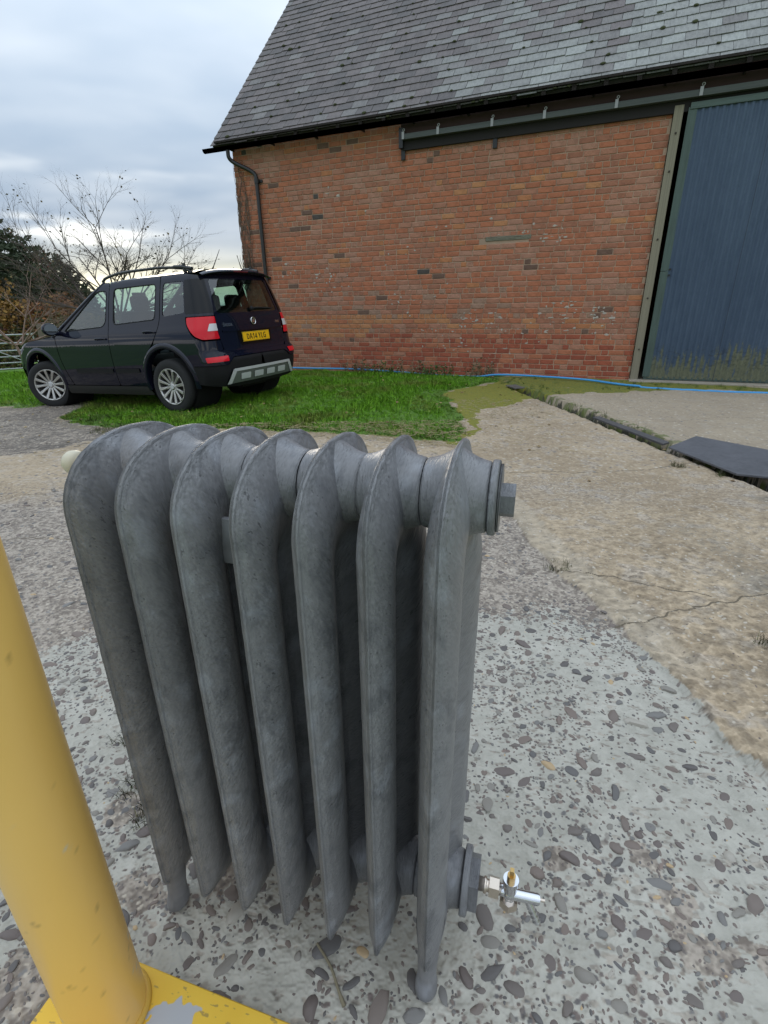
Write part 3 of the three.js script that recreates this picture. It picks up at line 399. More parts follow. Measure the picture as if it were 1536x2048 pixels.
  mesh('frame_stile', merge([rbox(0.105, 2.0, 0.05, 0.004, x0 - 0.035, yb + 2.55, 0.070), rbox(0.105, 1.53, 0.05, 0.004, x0 - 0.035, yb + 0.78, 0.071)]), green, door);
  mesh('frame_rail', rbox(3.7, 0.075, 0.05, 0.004, x0 + 1.78, yt + 0.03, 0.082), green, door);
  mesh('frame_rail', rbox(3.7, 0.05, 0.05, 0.004, x0 + 1.78, yb + 0.0, 0.055), green, door);
  mesh('door_backing', box(3.7, 3.56, 0.02, x0 + 1.8, yb + 1.77, 0.045), black, door);
  for (const y of [1.56, 1.64]) mesh('bolt_hole', cyl(0.016, 0.016, 0.01, 10).rotateX(Math.PI / 2).translate(x0 + 0.035, y, 0.096), black, door);
  mesh('door_sill', rbox(4.1, 0.16, 0.30, 0.015, 9.5, -0.04, 0.13), std([0.34, 0.30, 0.24], 0.95, { map: mottleT, bumpMap: mottleB, bumpScale: 0.01 }), barn);
  // rubble along the foot of the wall
  const rub = []; for (let i = 0; i < 60; i++) { const g = new THREE.IcosahedronGeometry(1, 0); rub.push(strip(g.applyMatrix4(M4(0.2 + 7.2 * r(), -0.07 + 0.02 * r(), 0.06 + 0.10 * r(), r() * 3, r() * 3, r() * 3, 0.02 + 0.045 * r() * r())))); } mesh('rubble', merge(rub), std([0.30, 0.24, 0.17], 0.95), barn).userData.kind = 'stuff';
}
function limbHalf(r, xa, xb) { // open half-round trough along x
  const P = [], N = [], I = [], n = 12; for (const x of [xa, xb]) for (let i = 0; i <= n; i++) { const a = Math.PI + i / n * Math.PI; P.push(x, Math.sin(a) * r, Math.cos(a) * r); N.push(0, Math.sin(a), Math.cos(a)); } for (let i = 0; i < n; i++) I.push(i, i + 1, n + 1 + i, i + 1, n + 2 + i, n + 1 + i);
  const g = new THREE.BufferGeometry(); g.setAttribute('position', new THREE.Float32BufferAttribute(P, 3)); g.setAttribute('normal', new THREE.Float32BufferAttribute(N, 3)); g.setIndex(I); return g;
}
// ---------- cast-iron radiator ----------
{
  const rad = thing('radiator', 'grey primed cast iron radiator with seven sections standing on concrete', 'radiator'); const PITCH = 0.0842, NS = 7, D = 0.275;
  rad.position.set(0.058, 0.004, -0.484); rad.rotation.y = -16.4 * D2R; // local x along the row (0 = end section), z towards the viewer
  const bumpT = texture(256, 256, (x, y) => 0.45 * wrapN(x / 256, y / 256, 10, 31) + 0.55 * wrapN(x / 256, y / 256, 64, 32), false);
  const grainT = texture(512, 512, (x, y) => { // pores, chips and dust of the sprayed casting
    const u = x / 512, v = y / 512, a = wrapN(u, v, 90, 33), b = wrapN(u, v, 36, 34), c = wrapN(u, v, 12, 35); let k = 0.90 + 0.30 * (a - 0.5) + 0.25 * (b - 0.5); k *= 1 - 0.55 * sst(0.66, 0.72, b * 0.5 + a * 0.5 + 0.10 * (c - 0.5)); k += 0.22 * sst(0.65, 0.71, wrapN(u, v, 48, 36)); return [k, k, k * 1.01]; });
  const primer = std(0xffffff, 0.41, { vertexColors: true, map: grainT, bumpMap: bumpT, bumpScale: 0.0022 });
  // uneven spray primer: thin dark patches where the old iron shows, dry pale dust on others
  const coat = (off) => (x, y, z) => {
    const X = x + off, a = fbm3(X * 9, y * 5, z * 9, 4), b = fbm3(X * 38 + 5, y * 30, z * 38, 4), c = fbm3(X * 120, y * 120, z * 120 + 9, 2);
    let k = mix3([0.172, 0.170, 0.173], [0.235, 0.233, 0.238], clamp(0.5 + 1.3 * (a - 0.5) + 0.7 * (b - 0.5)));
    const bare = sst(0.56, 0.72, a * 0.45 + b * 0.55); k = mix3(k, [0.045, 0.047, 0.053], bare * 0.20);
    const crest = sst(0.56, 0.66, b * 0.75 + c * 0.25 + 0.01); k = mix3(k, [0.045, 0.05, 0.06], crest * 0.34);
    const dry = sst(0.58, 0.72, fbm3(X * 30 + 40, y * 30, z * 30, 4)); k = mix3(k, [0.31, 0.32, 0.345], dry * 0.5);
    return k.map((v) => v * (0.94 + 0.12 * c));
  };
  const outline = []; // [outer u, outer y, inner u, inner y] with u = depth
  const seg = (n, f) => { for (let i = 0; i < n; i++) outline.push(f(i / n)); };
  const y0 = 0.105, y1 = 0.834, ry = 0.102, i0 = 0.205, i1 = 0.752, iu = 0.088, ib = 0.102;
  seg(80, (t) => [0, lerp(y0, y1, t), iu, lerp(i0, i1, t)]);
  seg(56, (t) => { const a = Math.PI * (1 - t), e = 0.86; const c = Math.cos(a), s = Math.sin(a); return [D / 2 + D / 2 * Math.sign(c) * Math.pow(Math.abs(c), e), y1 + ry * Math.pow(s, e), (iu + ib) / 2 + (ib - iu) / 2 * c, i1 + 0.032 * s]; });
  seg(60, (t) => [D, lerp(y1, y0, t), ib, lerp(i1, i0, t)]);
  seg(28, (t) => { const a = -Math.PI * t, e = 0.6; const c = Math.cos(a), s = -Math.sin(a); return [D / 2 + D / 2 * Math.sign(c) * Math.pow(Math.abs(c), e), y0 - 0.040 * Math.pow(s, e), (iu + ib) / 2 + (ib - iu) / 2 * c, i0 - 0.032 * s]; });
  const T0 = 0; const qs = [0.006, 0.03, 0.07, 0.13, 0.2, 0.3, 0.4, 0.5, 0.6, 0.7, 0.8, 0.87, 0.93, 0.97, 0.994]; const T = 0.0215;
  const thick = (q) => 0.0022 + T * Math.pow(1 - Math.pow(Math.abs(2 * q - 1), 1.65), 0.76);
  function sectionGeo(sd) {
    const P = [], I = [], U = [], K = outline.length; const ring = [];
    for (const sg of [1, -1]) { const half = [[-1, 0.0016], [-0.6, 0.0034], [0, 0.0036], ...qs.map((q) => [q, null]), [1, 0.0034], [1.6, 0.0032], [2, 0.0016]]; const h = half.map(([q, t]) => [q, t, sg]); ring.push(...(sg > 0 ? h : h.reverse())); }
    const M = ring.length; let s = 0;
    for (let k = 0; k <= K; k++) {
      const [ou, oy, nu, ny] = outline[k % K]; const dx = ou - nu, dy = oy - ny, L = Math.hypot(dx, dy); if (k) { const p = outline[k - 1]; s += Math.hypot(ou - p[0], oy - p[1]); }
      ring.forEach(([q, t, sg], m) => { let u, y, h; const bead = 0.0052 * (0.92 + 0.16 * n2(k * 0.5, sd * 7, 3)); if (q < 0) { u = ou + dx / L * bead * -q; y = oy + dy / L * bead * -q; h = t; } else if (q > 1) { const e = (q - 1) * 0.007; u = nu - dx / L * e; y = ny - dy / L * e; h = t; } else { u = lerp(ou, nu, q); y = lerp(oy, ny, q); h = t === null ? thick(q) * (1 + 0.42 * sst(0.105, 0.16, u) * sst(0.84, 0.76, y)) : t; if (t === null) h *= 1 + 0.03 * (fbm(k * 0.12, q * 3 + sd * 9, 2, 5) - 0.5); } P.push(sg * h + 0.0006 * (n2(k * 0.4, m * 0.5, sd) - 0.5), y, -u); U.push(s * 4 + sd * 0.37, m * 0.03 + sd * 0.61); });
    }
    for (let k = 0; k < K; k++) for (let m = 0; m < M; m++) { const a = k * M + m, b = k * M + (m + 1) % M, c = a + M, d = b + M; I.push(a, c, b, b, c, d); }
    const g = new THREE.BufferGeometry(); g.setAttribute('position', new THREE.Float32BufferAttribute(P, 3)); g.setAttribute('uv', new THREE.Float32BufferAttribute(U, 2)); g.setIndex(I); const o = toCreasedNormals(g, 0.95); return o;
  }
  const lathe = (pts, seg = 40) => new THREE.LatheGeometry(pts.map((p) => new THREE.Vector2(p[0], p[1])), seg).rotateZ(-Math.PI / 2);
  const hy = 0.873, ly = 0.126, hz = -D / 2;
  const hubProfile = []; for (let i = 0; i <= 24; i++) { const x = lerp(-1, 1, i / 24), ax = Math.abs(x) * PITCH / 2; hubProfile.push([0.0465 + 0.0185 * Math.pow(1 - clamp(ax / 0.042), 1.7), x * (PITCH / 2 - 0.0005)]); }
  hubProfile[0][0] -= 0.0022; hubProfile[24][0] -= 0.0022; hubProfile.splice(1, 0, [0.0462, hubProfile[0][1] + 0.0016]); hubProfile.splice(hubProfile.length - 1, 0, [0.0462, hubProfile[hubProfile.length - 1][1] - 0.0016]);
  for (let k = 0; k < NS; k++) {
    const x = -k * PITCH, sec = mesh(k ? 'section_' + String(k).padStart(3, '0') : 'section', paint(sectionGeo(k + 1), coat(x)), primer, rad); sec.position.set(x, 0, 0); sec.rotation.y = (n2(k * 3.3, 1) - 0.5) * 0.012;
    mesh('hub', paint(lathe(hubProfile).translate(0, hy, hz), coat(x + 3)), primer, sec); mesh('hub', paint(lathe(hubProfile).translate(0, ly, hz), coat(x + 5)), primer, sec);
    if (k === 0 || k === NS - 1) for (const u of [0.030, D - 0.030]) {
      const ys = [0.20, 0.155, 0.115, 0.085, 0.062, 0.045, 0.030, 0.018, 0.006, 0.0], fr = [0.004, 0.012, 0.0185, 0.0190, 0.0175, 0.0165, 0.0175, 0.020, 0.0205, 0.017]; const pts = ys.map((y) => V3(0, y, -u + (u < 0.1 ? 1 : -1) * (y < 0.10 ? 0.010 * (0.10 - y) / 0.1 : 0)));
      const g = limb(pts, fr, 20); const p = g.attributes.position; for (let i = 0; i < p.count; i++) { const dz = p.getZ(i) + u; p.setX(i, p.getX(i) * (0.95)); p.setZ(i, -u + dz * 1.2); } g.computeVertexNormals(); mesh('foot', paint(g, coat(x + 1)), primer, sec);
    }
  }
  // blanking plug and bushes
  const ex = PITCH / 2; const plug = part('blanking_plug', rad); plug.position.set(ex, hy, hz);
  mesh('collar', paint(lathe([[0.0, 0], [0.0475, 0], [0.0490, 0.0015], [0.0490, 0.008], [0.0475, 0.010], [0.0, 0.010]]), coat(7)), primer, plug);
  const hexG = (r, h, off) => { const g = new THREE.CylinderGeometry(r, r, h, 6); g.rotateZ(-Math.PI / 2).rotateX(off); return toCreasedNormals(g, 0.4); };
  mesh('hexagon', paint(hexG(0.0225, 0.020, 0.5).translate(0.021, -0.002, 0), coat(8)), primer, plug); mesh('washer', paint(lathe([[0, 0], [0.044, 0], [0.044, 0.004], [0, 0.004]]).translate(0.0095, 0, 0), coat(9)), primer, plug);
  const bush = part('reducing_bush', rad); bush.position.set(ex, ly, hz); mesh('collar', paint(lathe([[0, 0], [0.055, 0], [0.056, 0.002], [0.056, 0.011], [0.052, 0.013], [0, 0.013]]), coat(10)), primer, bush); mesh('hexagon', paint(hexG(0.047, 0.016, 0.25).translate(0.021, 0, 0), coat(11)), primer, bush);
  // drain-off valve
  const brass = std([0.50, 0.33, 0.13], 0.32, { metalness: 1 }), nickel = std([0.62, 0.54, 0.46], 0.30, { metalness: 1 }), chrome = std([0.66, 0.67, 0.70], 0.14, { metalness: 1 });
  const v = part('drain_valve', rad); v.position.set(ex + 0.027, ly, hz); v.scale.setScalar(0.86);
  mesh('tail', lathe([[0, 0], [0.0135, 0], [0.0135, 0.012], [0.016, 0.013], [0.016, 0.018], [0.012, 0.019], [0.012, 0.05], [0, 0.05]], 24), nickel, v);
  mesh('union_nut', hexG(0.0205, 0.020, 0.2).translate(0.034, 0, 0), nickel, v);
  mesh('body', merge([lathe([[0, 0.044], [0.012, 0.044], [0.013, 0.066], [0, 0.066]], 20), cyl(0.0145, 0.0145, 0.05, 24, 0.066, 0.005, 0), cyl(0.0165, 0.0158, 0.012, 24, 0.066, 0.034, 0), new THREE.SphereGeometry(0.0165, 20, 14).translate(0.066, 0, 0)]), chrome, v);
  mesh('lower_nut', toCreasedNormals(new THREE.CylinderGeometry(0.0205, 0.0205, 0.020, 6), 0.4).translate(0.066, -0.029, 0), nickel, v);
  mesh('spindle', merge([cyl(0.0085, 0.0085, 0.012, 16, 0.066, 0.046, 0), box(0.008, 0.016, 0.009, 0.066, 0.060, 0)]), brass, v);
  const dir = V3(0.93, -0.16, -0.16).normalize(), o0 = V3(0.072, 0, 0.003); const along = (a, b, r0, r1, n = 20) => limb([o0.clone().addScaledVector(dir, a), o0.clone().addScaledVector(dir, b)], [r0, r1], n);
  mesh('drain_spout', merge([along(0, 0.052, 0.0115, 0.0115), along(0.051, 0.055, 0.0118, 0.010)]), chrome, v); mesh('drain_key_square', along(0.054, 0.067, 0.0045, 0.0045, 4), nickel, v);
  const bs = o0.clone().addScaledVector(dir, 0.030), bd = V3(0.45, -0.80, 0.28).normalize(); const bp = [], br = []; for (let i = 0; i <= 24; i++) { bp.push(bs.clone().addScaledVector(bd, i * 0.0023)); br.push(i < 9 ? 0.0088 : 0.0066 + 0.0028 * ((24 - i) % 4) / 3); } mesh('hose_barb', limb(bp, br, 16), chrome, v);
  // pale plug at the far end
  const pl = part('end_plug', rad); pl.position.set(-6 * PITCH - ex, hy, hz); const cream = std([0.58, 0.53, 0.40], 0.45); mesh('stem', lathe([[0, -0.068], [0.012, -0.068], [0.012, 0], [0, 0]], 20), cream, pl); mesh('cap', lathe([[0, -0.094], [0.015, -0.093], [0.0190, -0.087], [0.0200, -0.078], [0.017, -0.066], [0, -0.066]], 24), cream, pl);
  // wall bracket lug between two sections
  const lug = new THREE.Shape([[-0.024, -0.034], [0.024, -0.034], [0.024, 0.034], [-0.024, 0.034]].map((p) => new THREE.Vector2(...p))); lug.holes.push(new THREE.Path().absellipse(0.004, -0.002, 0.006, 0.008, 0, 6.3)); mesh('bracket_lug', paint(new THREE.ExtrudeGeometry(lug, { depth: 0.006, bevelEnabled: true, bevelSize: 0.001, bevelThickness: 0.001, bevelSegments: 1 }).translate(-3.74 * PITCH, 0.800, -0.074), coat(14)), primer, rad);
}
// ---------- yellow post ----------
{
  const px = -0.47, pz = -0.47; const t = thing('yellow_post', 'scuffed yellow painted steel post on a base plate', 'post'); t.position.set(px, 0.002, pz); t.rotation.y = -16.8 * D2R;
  const bump = texture(256, 256, (x, y) => 0.7 * wrapN(x / 256, y / 256, 6, 41) + 0.3 * wrapN(x / 256, y / 256, 40, 42), false);
  const pg = new THREE.CylinderGeometry(0.0575, 0.0575, 1.3, 64, 220, true).translate(0, 0.65, 0);
  const scuff = (x, y, z) => { const a = Math.atan2(z, x); let k = mix3([0.76, 0.46, 0.115], [0.80, 0.50, 0.135], fbm3(x * 14, y * 8, z * 14, 3)); const s = sst(0.77, 0.81, fbm3(x * 70, y * 60, z * 70, 3)); k = mix3(k, [0.34, 0.20, 0.05], s * 0.6); const ch = sst(0.78, 0.80, fbm3(x * 45 + 9, y * 40, z * 45, 3)); k = mix3(k, [0.55, 0.48, 0.35], ch); return k; };
  mesh('post', paint(pg, scuff), new THREE.MeshPhysicalMaterial({ vertexColors: true, roughness: 0.42, clearcoat: 0.25, clearcoatRoughness: 0.4, side: THREE.DoubleSide, bumpMap: bump, bumpScale: 0.0008 }), t);
  mesh('post_cap', new THREE.SphereGeometry(0.0575, 32, 10, 0, 6.2832, 0, Math.PI / 2).scale(1, 0.3, 1).translate(0, 1.3, 0), std([0.62, 0.36, 0.055], 0.45), t);
  mesh('weld', new THREE.TorusGeometry(0.058, 0.007, 8, 60).rotateX(Math.PI / 2).translate(0, 0.016, 0), std([0.60, 0.36, 0.06], 0.5), t);
  const ps = new THREE.Shape([[-0.115, -0.30], [0.34, -0.30], [0.34, 0.070], [-0.115, 0.070]].map((p) => new THREE.Vector2(...p)));
  const plate = new TessellateModifier(0.012, 8).modify(new THREE.ExtrudeGeometry(ps, { depth: 0.010, bevelEnabled: true, bevelSize: 0.002, bevelThickness: 0.002, bevelSegments: 1 })).rotateX(-Math.PI / 2); plate.computeVertexNormals(); { const p = plate.attributes.position, u = new Float32Array(p.count * 2); for (let i = 0; i < p.count; i++) { u[i * 2] = (p.getX(i) + 0.13) / 0.5; u[i * 2 + 1] = (p.getZ(i) + 0.10) / 0.5; } plate.setAttribute('uv', new THREE.BufferAttribute(u, 2)); }
  const plateT = texture(512, 512, (i, j) => { const x = i / 512 * 0.5 - 0.13, z = j / 512 * 0.5 - 0.10; const w = sst(0.9, 0.84, Math.hypot((x - 0.112) / 0.058, (z - 0.0) / 0.052) + 1.3 * (fbm(x * 45, z * 45, 3, 4) - 0.5)), e = sst(0.68, 0.72, fbm(x * 60, z * 160, 3, 6)); let k = mix3([0.70, 0.42, 0.03], [0.76, 0.48, 0.045], fbm(x * 20, z * 20, 2, 5)); k = mix3(k, [0.42, 0.42, 0.43], w); return mix3(k, [0.25, 0.18, 0.06], e * 0.7 * (1 - w)); }); mesh('base_plate', plate, std(0xffffff, 0.6, { map: plateT }), t);
}
// ---------- drain covers, water pipe ----------
{
  const dark = texture(256, 256, (x, y) => { const a = wrapN(x / 256, y / 256, 6, 51), b = wrapN(x / 256, y / 256, 50, 52); const v = 0.6 + 0.5 * a + 0.4 * (b - 0.5); return [v, v, v]; });
  const slab = (pts, h, mat, name, label, cat, tiltX, lift) => { const s = new THREE.Shape(pts.map(([x, z]) => new THREE.Vector2(x, -z))); const g = new THREE.ExtrudeGeometry(s, { depth: h, bevelEnabled: true, bevelSize: 0.003, bevelThickness: 0.003, bevelSegments: 2 }).rotateX(-Math.PI / 2); const p = g.attributes.position; for (let i = 0; i < p.count; i++) p.setY(i, p.getY(i) + lift + tiltX * (p.getX(i) - 2.5)); g.computeVertexNormals(); return tagMesh(name, g, mat, label, cat); };
  slab([[2.36, -4.02], [2.78, -4.36], [3.26, -3.50], [2.62, -3.18], [2.43, -3.28]], 0.010, std([0.105, 0.105, 0.115], 0.62, { map: dark }), 'drain_cover', 'flat dark grey plate lying over the end of the drain', 'drain cover', 0.012, 0.030);
  slab([[2.262, -5.36], [2.345, -5.40], [2.478, -4.24], [2.395, -4.18]], 0.012, std([0.085, 0.08, 0.08], 0.7, { map: dark }), 'drain_edging', 'narrow dark metal strip edging the open drain', 'edging strip', 0, 0.012);
  slab([[1.90, -7.86], [2.06, -7.92], [2.12, -7.60], [1.96, -7.56]], 0.012, std([0.12, 0.11, 0.10], 0.7, { map: dark }), 'drain_grate', 'small grey drain lid at mossy end of gully', 'drain lid', 0, 0.02);
  const pts = [[-2.1, 0.05, -10.80], [-1.4, 0.05, -10.56], [-0.66, 0.05, -10.36], [0.25, 0.02, -10.05], [1.2, -0.01, -9.55], [1.75, 0.01, -9.22], [2.01, 0.05, -9.08], [2.8, 0.06, -8.58], [3.3, 0.05, -8.22], [3.62, 0.035, -7.75], [3.95, 0.010, -7.42], [4.64, 0.014, -7.05], [5.3, 0.018, -6.86], [6.2, 0.02, -6.6]];
  const c = curvePts(pts, 160); c.forEach((p) => { if (p.x > 1.95 || p.x < 0.1) p.y = Math.max(p.y, yardY(p.x, p.z) + (p.x > 3.8 ? 0.004 : 0.022)); }); tagMesh('water_pipe', limb(c, new Array(c.length).fill(0.0165), 12), std([0.05, 0.30, 0.62], 0.42), 'bright blue plastic water pipe along foot of the wall', 'pipe');
}
// ---------- car ----------
const font = await new FontLoader().loadAsync('fonts/droid/droid_sans_bold.typeface.json');
{
  const car = thing('parked_car', 'dark navy four by four car parked on the grass', 'car');
  const yaw = 206.7 * D2R; car.position.set(-2.233, -0.046, -7.197); car.rotation.set(-0.028, 2 * Math.PI - yaw, -0.040, 'YXZ'); // local x forward from rear axle, z to its right
  const body = car;
  const paintM = phys([0.0060, 0.0072, 0.0170], 0.45, { clearcoat: 0.85, clearcoatRoughness: 0.03, specularIntensity: 0.0 });
  const plast = phys([0.010, 0.010, 0.011], 0.62, { specularIntensity: 0.45 }), plastG = phys([0.030, 0.029, 0.027], 0.7, { specularIntensity: 0.5 }), gloss = phys([0.004, 0.004, 0.005], 0.08, { specularIntensity: 0.6 }), dark = std([0.008, 0.008, 0.008], 0.9), silver = std([0.55, 0.56, 0.56], 0.38, { metalness: 0.25 }), chrome = std([0.75, 0.75, 0.76], 0.14, { metalness: 1 });
  const glassM = phys([0.50, 0.64, 0.62], 0.015, { transmission: 1, thickness: 0, ior: 1.95, side: THREE.DoubleSide }), glassR = phys([0.34, 0.47, 0.45], 0.015, { transmission: 1, thickness: 0, ior: 1.95, side: THREE.DoubleSide });
  const redM = phys([0.62, 0.010, 0.020], 0.10, { specularIntensity: 0.8 }), clearM = phys([0.62, 0.60, 0.60], 0.15, { clearcoat: 1 });
  const Wy = [[0.18, 0.79], [0.30, 0.845], [0.42, 0.868], [0.6, 0.884], [0.72, 0.886], [0.86, 0.880], [0.96, 0.866], [1.04, 0.842], [1.12, 0.818], [1.3, 0.766], [1.5, 0.702], [1.58, 0.670], [1.64, 0.62]];
  const Xr = [[0.22, -0.69], [0.34, -0.745], [0.48, -0.775], [0.60, -0.778], [0.67, -0.752], [0.74, -0.728], [0.95, -0.715], [1.08, -0.70], [1.3, -0.645], [1.5, -0.58], [1.58, -0.55], [1.66, -0.51]];
  const Xf = [[0.2, 3.30], [0.4, 3.43], [0.6, 3.44], [0.75, 3.40], [0.86, 3.31], [0.96, 3.12]];
  const taper = (x) => 1 - 0.028 * Math.pow(clamp((0.5 - x) / 1.25), 2.4) - 0.055 * Math.pow(clamp((x - 2.2) / 1.2), 2.2);
  const rcR = (y) => interp([[0.3, 0.24], [0.7, 0.20], [1.1, 0.19], [1.5, 0.15], [1.65, 0.12]], y), rcF = 0.42;
  const wv = (y) => interp(Wy, y);
  function bp(a, y) { // point of the skin (left side, z negative) at girth coordinate a and height y
    const w0 = wv(y), xr = interp(Xr, y), xf = interp(Xf, y), rc = rcR(y); const bulge = 0;
    if (a < xr + rc) { const t = xr + rc - a, w = w0 * taper(xr + rc); const bow = (z) => 0.045 * (z / 0.8) ** 2; if (t < rc * Math.PI / 2) { const f = t / rc; const z = w - rc + rc * Math.cos(f); return V3(xr + rc - rc * Math.sin(f) + bow(z) * Math.sin(f), y, -z); } const z = -(w - rc) + (t - rc * Math.PI / 2); return V3(xr + bow(z), y, z); }
    if (a > xf - rcF) { const t = a - xf + rcF, w = w0 * taper(xf - rcF); const bow = (z) => -0.10 * (z / 0.8) ** 2; if (t < rcF * Math.PI / 2) { const f = t / rcF; const z = w - rcF + rcF * Math.cos(f); return V3(xf - rcF + rcF * Math.sin(f) + bow(z) * Math.sin(f), y, -z); } const z = -(w - rcF) + (t - rcF * Math.PI / 2); return V3(xf + bow(z), y, z); }
    return V3(a, y, -w0 * taper(a));
  }
  const bn = (a, y) => { const e = 0.006; const du = bp(a + e, y).sub(bp(a - e, y)), dv = bp(a, y + e).sub(bp(a, y - e)); return dv.cross(du).normalize(); };
  { const q = bn(0.5, 0.7); if (q.z > 0) throw new Error('car normal'); }
  const R_ = (z, y) => { const w = wv(y) * taper(interp(Xr, y) + rcR(y)), rc = rcR(y); return [interp(Xr, y) + rc - (rc * Math.PI / 2 + (z + w - rc)), y]; };
  const F_ = (z, y) => { const w = wv(y) * taper(interp(Xf, y) - rcF); return [interp(Xf, y) - rcF + (rcF * Math.PI / 2 + (z + w - rcF)), y]; };
  function rounded(pts, r) { // corners given as [a, y, radius?]
    const s = new THREE.Shape(), n = pts.length; for (let i = 0; i < n; i++) { const p = pts[i], a = pts[(i + n - 1) % n], b = pts[(i + 1) % n]; const R = p[2] ?? r; const da = Math.hypot(a[0] - p[0], a[1] - p[1]), db = Math.hypot(b[0] - p[0], b[1] - p[1]); const k = Math.min(R, da * 0.48, db * 0.48); const A = [p[0] + (a[0] - p[0]) / da * k, p[1] + (a[1] - p[1]) / da * k], B = [p[0] + (b[0] - p[0]) / db * k, p[1] + (b[1] - p[1]) / db * k]; if (i === 0) s.moveTo(...A); else s.lineTo(...A); if (k > 1e-4) s.quadraticCurveTo(p[0], p[1], B[0], B[1]); } s.closePath(); return s;
  }
  const tess = new TessellateModifier(0.055, 9);
  function skin(shape, off = 0, lip = 0.012, holes = []) {
    for (const h of holes) shape.holes.push(h); const flat = new THREE.ShapeGeometry(shape, 6).toNonIndexed(); flat.deleteAttribute('normal'); flat.deleteAttribute('uv'); const g = tess.modify(flat); const p = g.attributes.position, P = [], N = []; 
    const put = (a, y, o) => { const q = bp(a, y), n = bn(a, y); return [q.addScaledVector(n, o), n]; };
    for (let i = 0; i < p.count; i += 3) for (const k of [i, i + 2, i + 1]) { const [q, n] = put(p.getX(k), p.getY(k), off); P.push(q.x, q.y, q.z); N.push(n.x, n.y, n.z); }
    if (lip) { const ex = shape.extractPoints(6); for (const loop of [ex.shape, ...ex.holes]) for (let i = 0; i < loop.length; i++) { const A = loop[i], B = loop[(i + 1) % loop.length]; const m = Math.max(1, Math.ceil(A.distanceTo(B) / 0.06)); for (let k = 0; k < m; k++) { const a = A.clone().lerp(B, k / m), b = A.clone().lerp(B, (k + 1) / m); const [a0, na] = put(a.x, a.y, off), [b0, nb] = put(b.x, b.y, off), [a1] = put(a.x, a.y, off - lip), [b1] = put(b.x, b.y, off - lip); const fn = b0.clone().sub(a0).cross(na).normalize(); for (const v of [a0, b0, b1, a0, b1, a1]) { P.push(v.x, v.y, v.z); N.push(fn.x, fn.y, fn.z); } } } }
    const o = new THREE.BufferGeometry(); o.setAttribute('position', new THREE.Float32BufferAttribute(P, 3)); o.setAttribute('normal', new THREE.Float32BufferAttribute(N, 3)); return o;
  }
  const mirror = (g) => { const o = strip(g.clone()); const p = o.attributes.position, n = o.attributes.normal; for (let i = 0; i < p.count; i++) { p.setZ(i, -p.getZ(i)); if (n) n.setZ(i, -n.getZ(i)); } for (const at of Object.values(o.attributes)) for (let i = 0; i < at.count; i += 3) for (let k = 0; k < at.itemSize; k++) { const s = at.itemSize, A = at.array, t = A[(i + 1) * s + k]; A[(i + 1) * s + k] = A[(i + 2) * s + k]; A[(i + 2) * s + k] = t; } return o; };
  const pair = (name, g, mat, parent = body) => [mesh(name, g, mat, parent), mesh(name, mirror(g), mat, parent)];
  const both = (name, g, mat, parent = body) => mesh(name, merge([g, mirror(g)]), mat, parent);
  const arc = (cx, r, a0, a1, n = 14, cy = 0.385) => { const o = []; for (let i = 0; i <= n; i++) { const t = lerp(a0, a1, i / n) * D2R; o.push([cx + r * Math.cos(t), cy + r * Math.sin(t), 0]); } return o; };
  const RA = 0.425, FX = 2.578;
  // ---- side panels (each with its gap) ----
  const sillY = 0.335;
  const frontDoor = rounded([[1.96, sillY, .03], [2.065, 0.66, .12], [2.10, 0.985, .02], [1.06, 1.60, .05], [0.955, 1.585, .02], [0.975, 1.0, .3], [0.985, 0.60, .3], [0.985, sillY, .03]], 0.02);
  const fWin = rounded([[1.885, 1.045, .03], [1.025, 1.075, .12], [1.005, 1.50, .06], [1.21, 1.50, .08]], 0.04);
  const rearDoor = rounded([[0.975, sillY, .03], [0.975, 0.60, .3], [0.965, 1.0, .3], [0.945, 1.585, .02], [0.03, 1.60, .05], [0.035, 1.06, .15], [0.16, 0.86, .25], ...arc(0, RA + 0.045, 42, 8, 6), [0.445, sillY, .03]], 0.02);
  const rWin = rounded([[0.875, 1.09, .07], [0.115, 1.12, .05], [0.10, 1.515, .06], [0.865, 1.512, .06]], 0.04);
  for (const [n, sh, win, hx, hyy, gm] of [['front_door', frontDoor, fWin, 1.12, 0.925, glassM], ['rear_door', rearDoor, rWin, 0.20, 0.975, glassM]]) {
    const hole = new THREE.Path(win.getPoints(8)); const ds = pair(n, skin(sh, 0, 0.014, [hole]), paintM);
    const wg = skin(win, -0.007, 0); const seal = []; const lp = win.getPoints(8); const sp = lp.map((q) => bp(q.x, q.y).addScaledVector(bn(q.x, q.y), -0.003)); sp.push(sp[0].clone(), sp[1].clone()); seal.push(limb(sp, new Array(sp.length).fill(0.0085), 6, false));
    ds.forEach((d, i) => { mesh('window', i ? mirror(wg) : wg, gm, d); mesh('window_seal', i ? mirror(seal[0]) : seal[0], plast, d);
      const hp = (a, y, o) => bp(a, y).addScaledVector(bn(a, y), o); const bar = limb(curvePts([[-0.095, 0.0, 0.008], [-0.07, 0.004, 0.034], [0, 0.006, 0.040], [0.07, 0.004, 0.034], [0.095, 0, 0.008]].map(([da, dy, o]) => hp(hx + da, hyy + dy, o).toArray()), 16), new Array(17).fill(0.0115), 10); mesh('door_handle', i ? mirror(bar) : bar, paintM, d);
      const cupS = new THREE.Shape().absellipse(hx - 0.01, hyy - 0.004, 0.062, 0.034, 0, 6.2832); const cup = skin(cupS, 0.0012, 0); mesh('handle_recess', i ? mirror(cup) : cup, gloss, d);
      const [xa, xb] = n === 'front_door' ? [1.01, 1.78] : [0.50, 0.955]; const ms = rounded([[xa, 0.505, .006], [xb, 0.505, .006], [xb, 0.555, .006], [xa, 0.555, .006]], 0.006); const mg = skin(ms, 0.012, 0.014); mesh('side_moulding', i ? mirror(mg) : mg, plast, d); });
  }
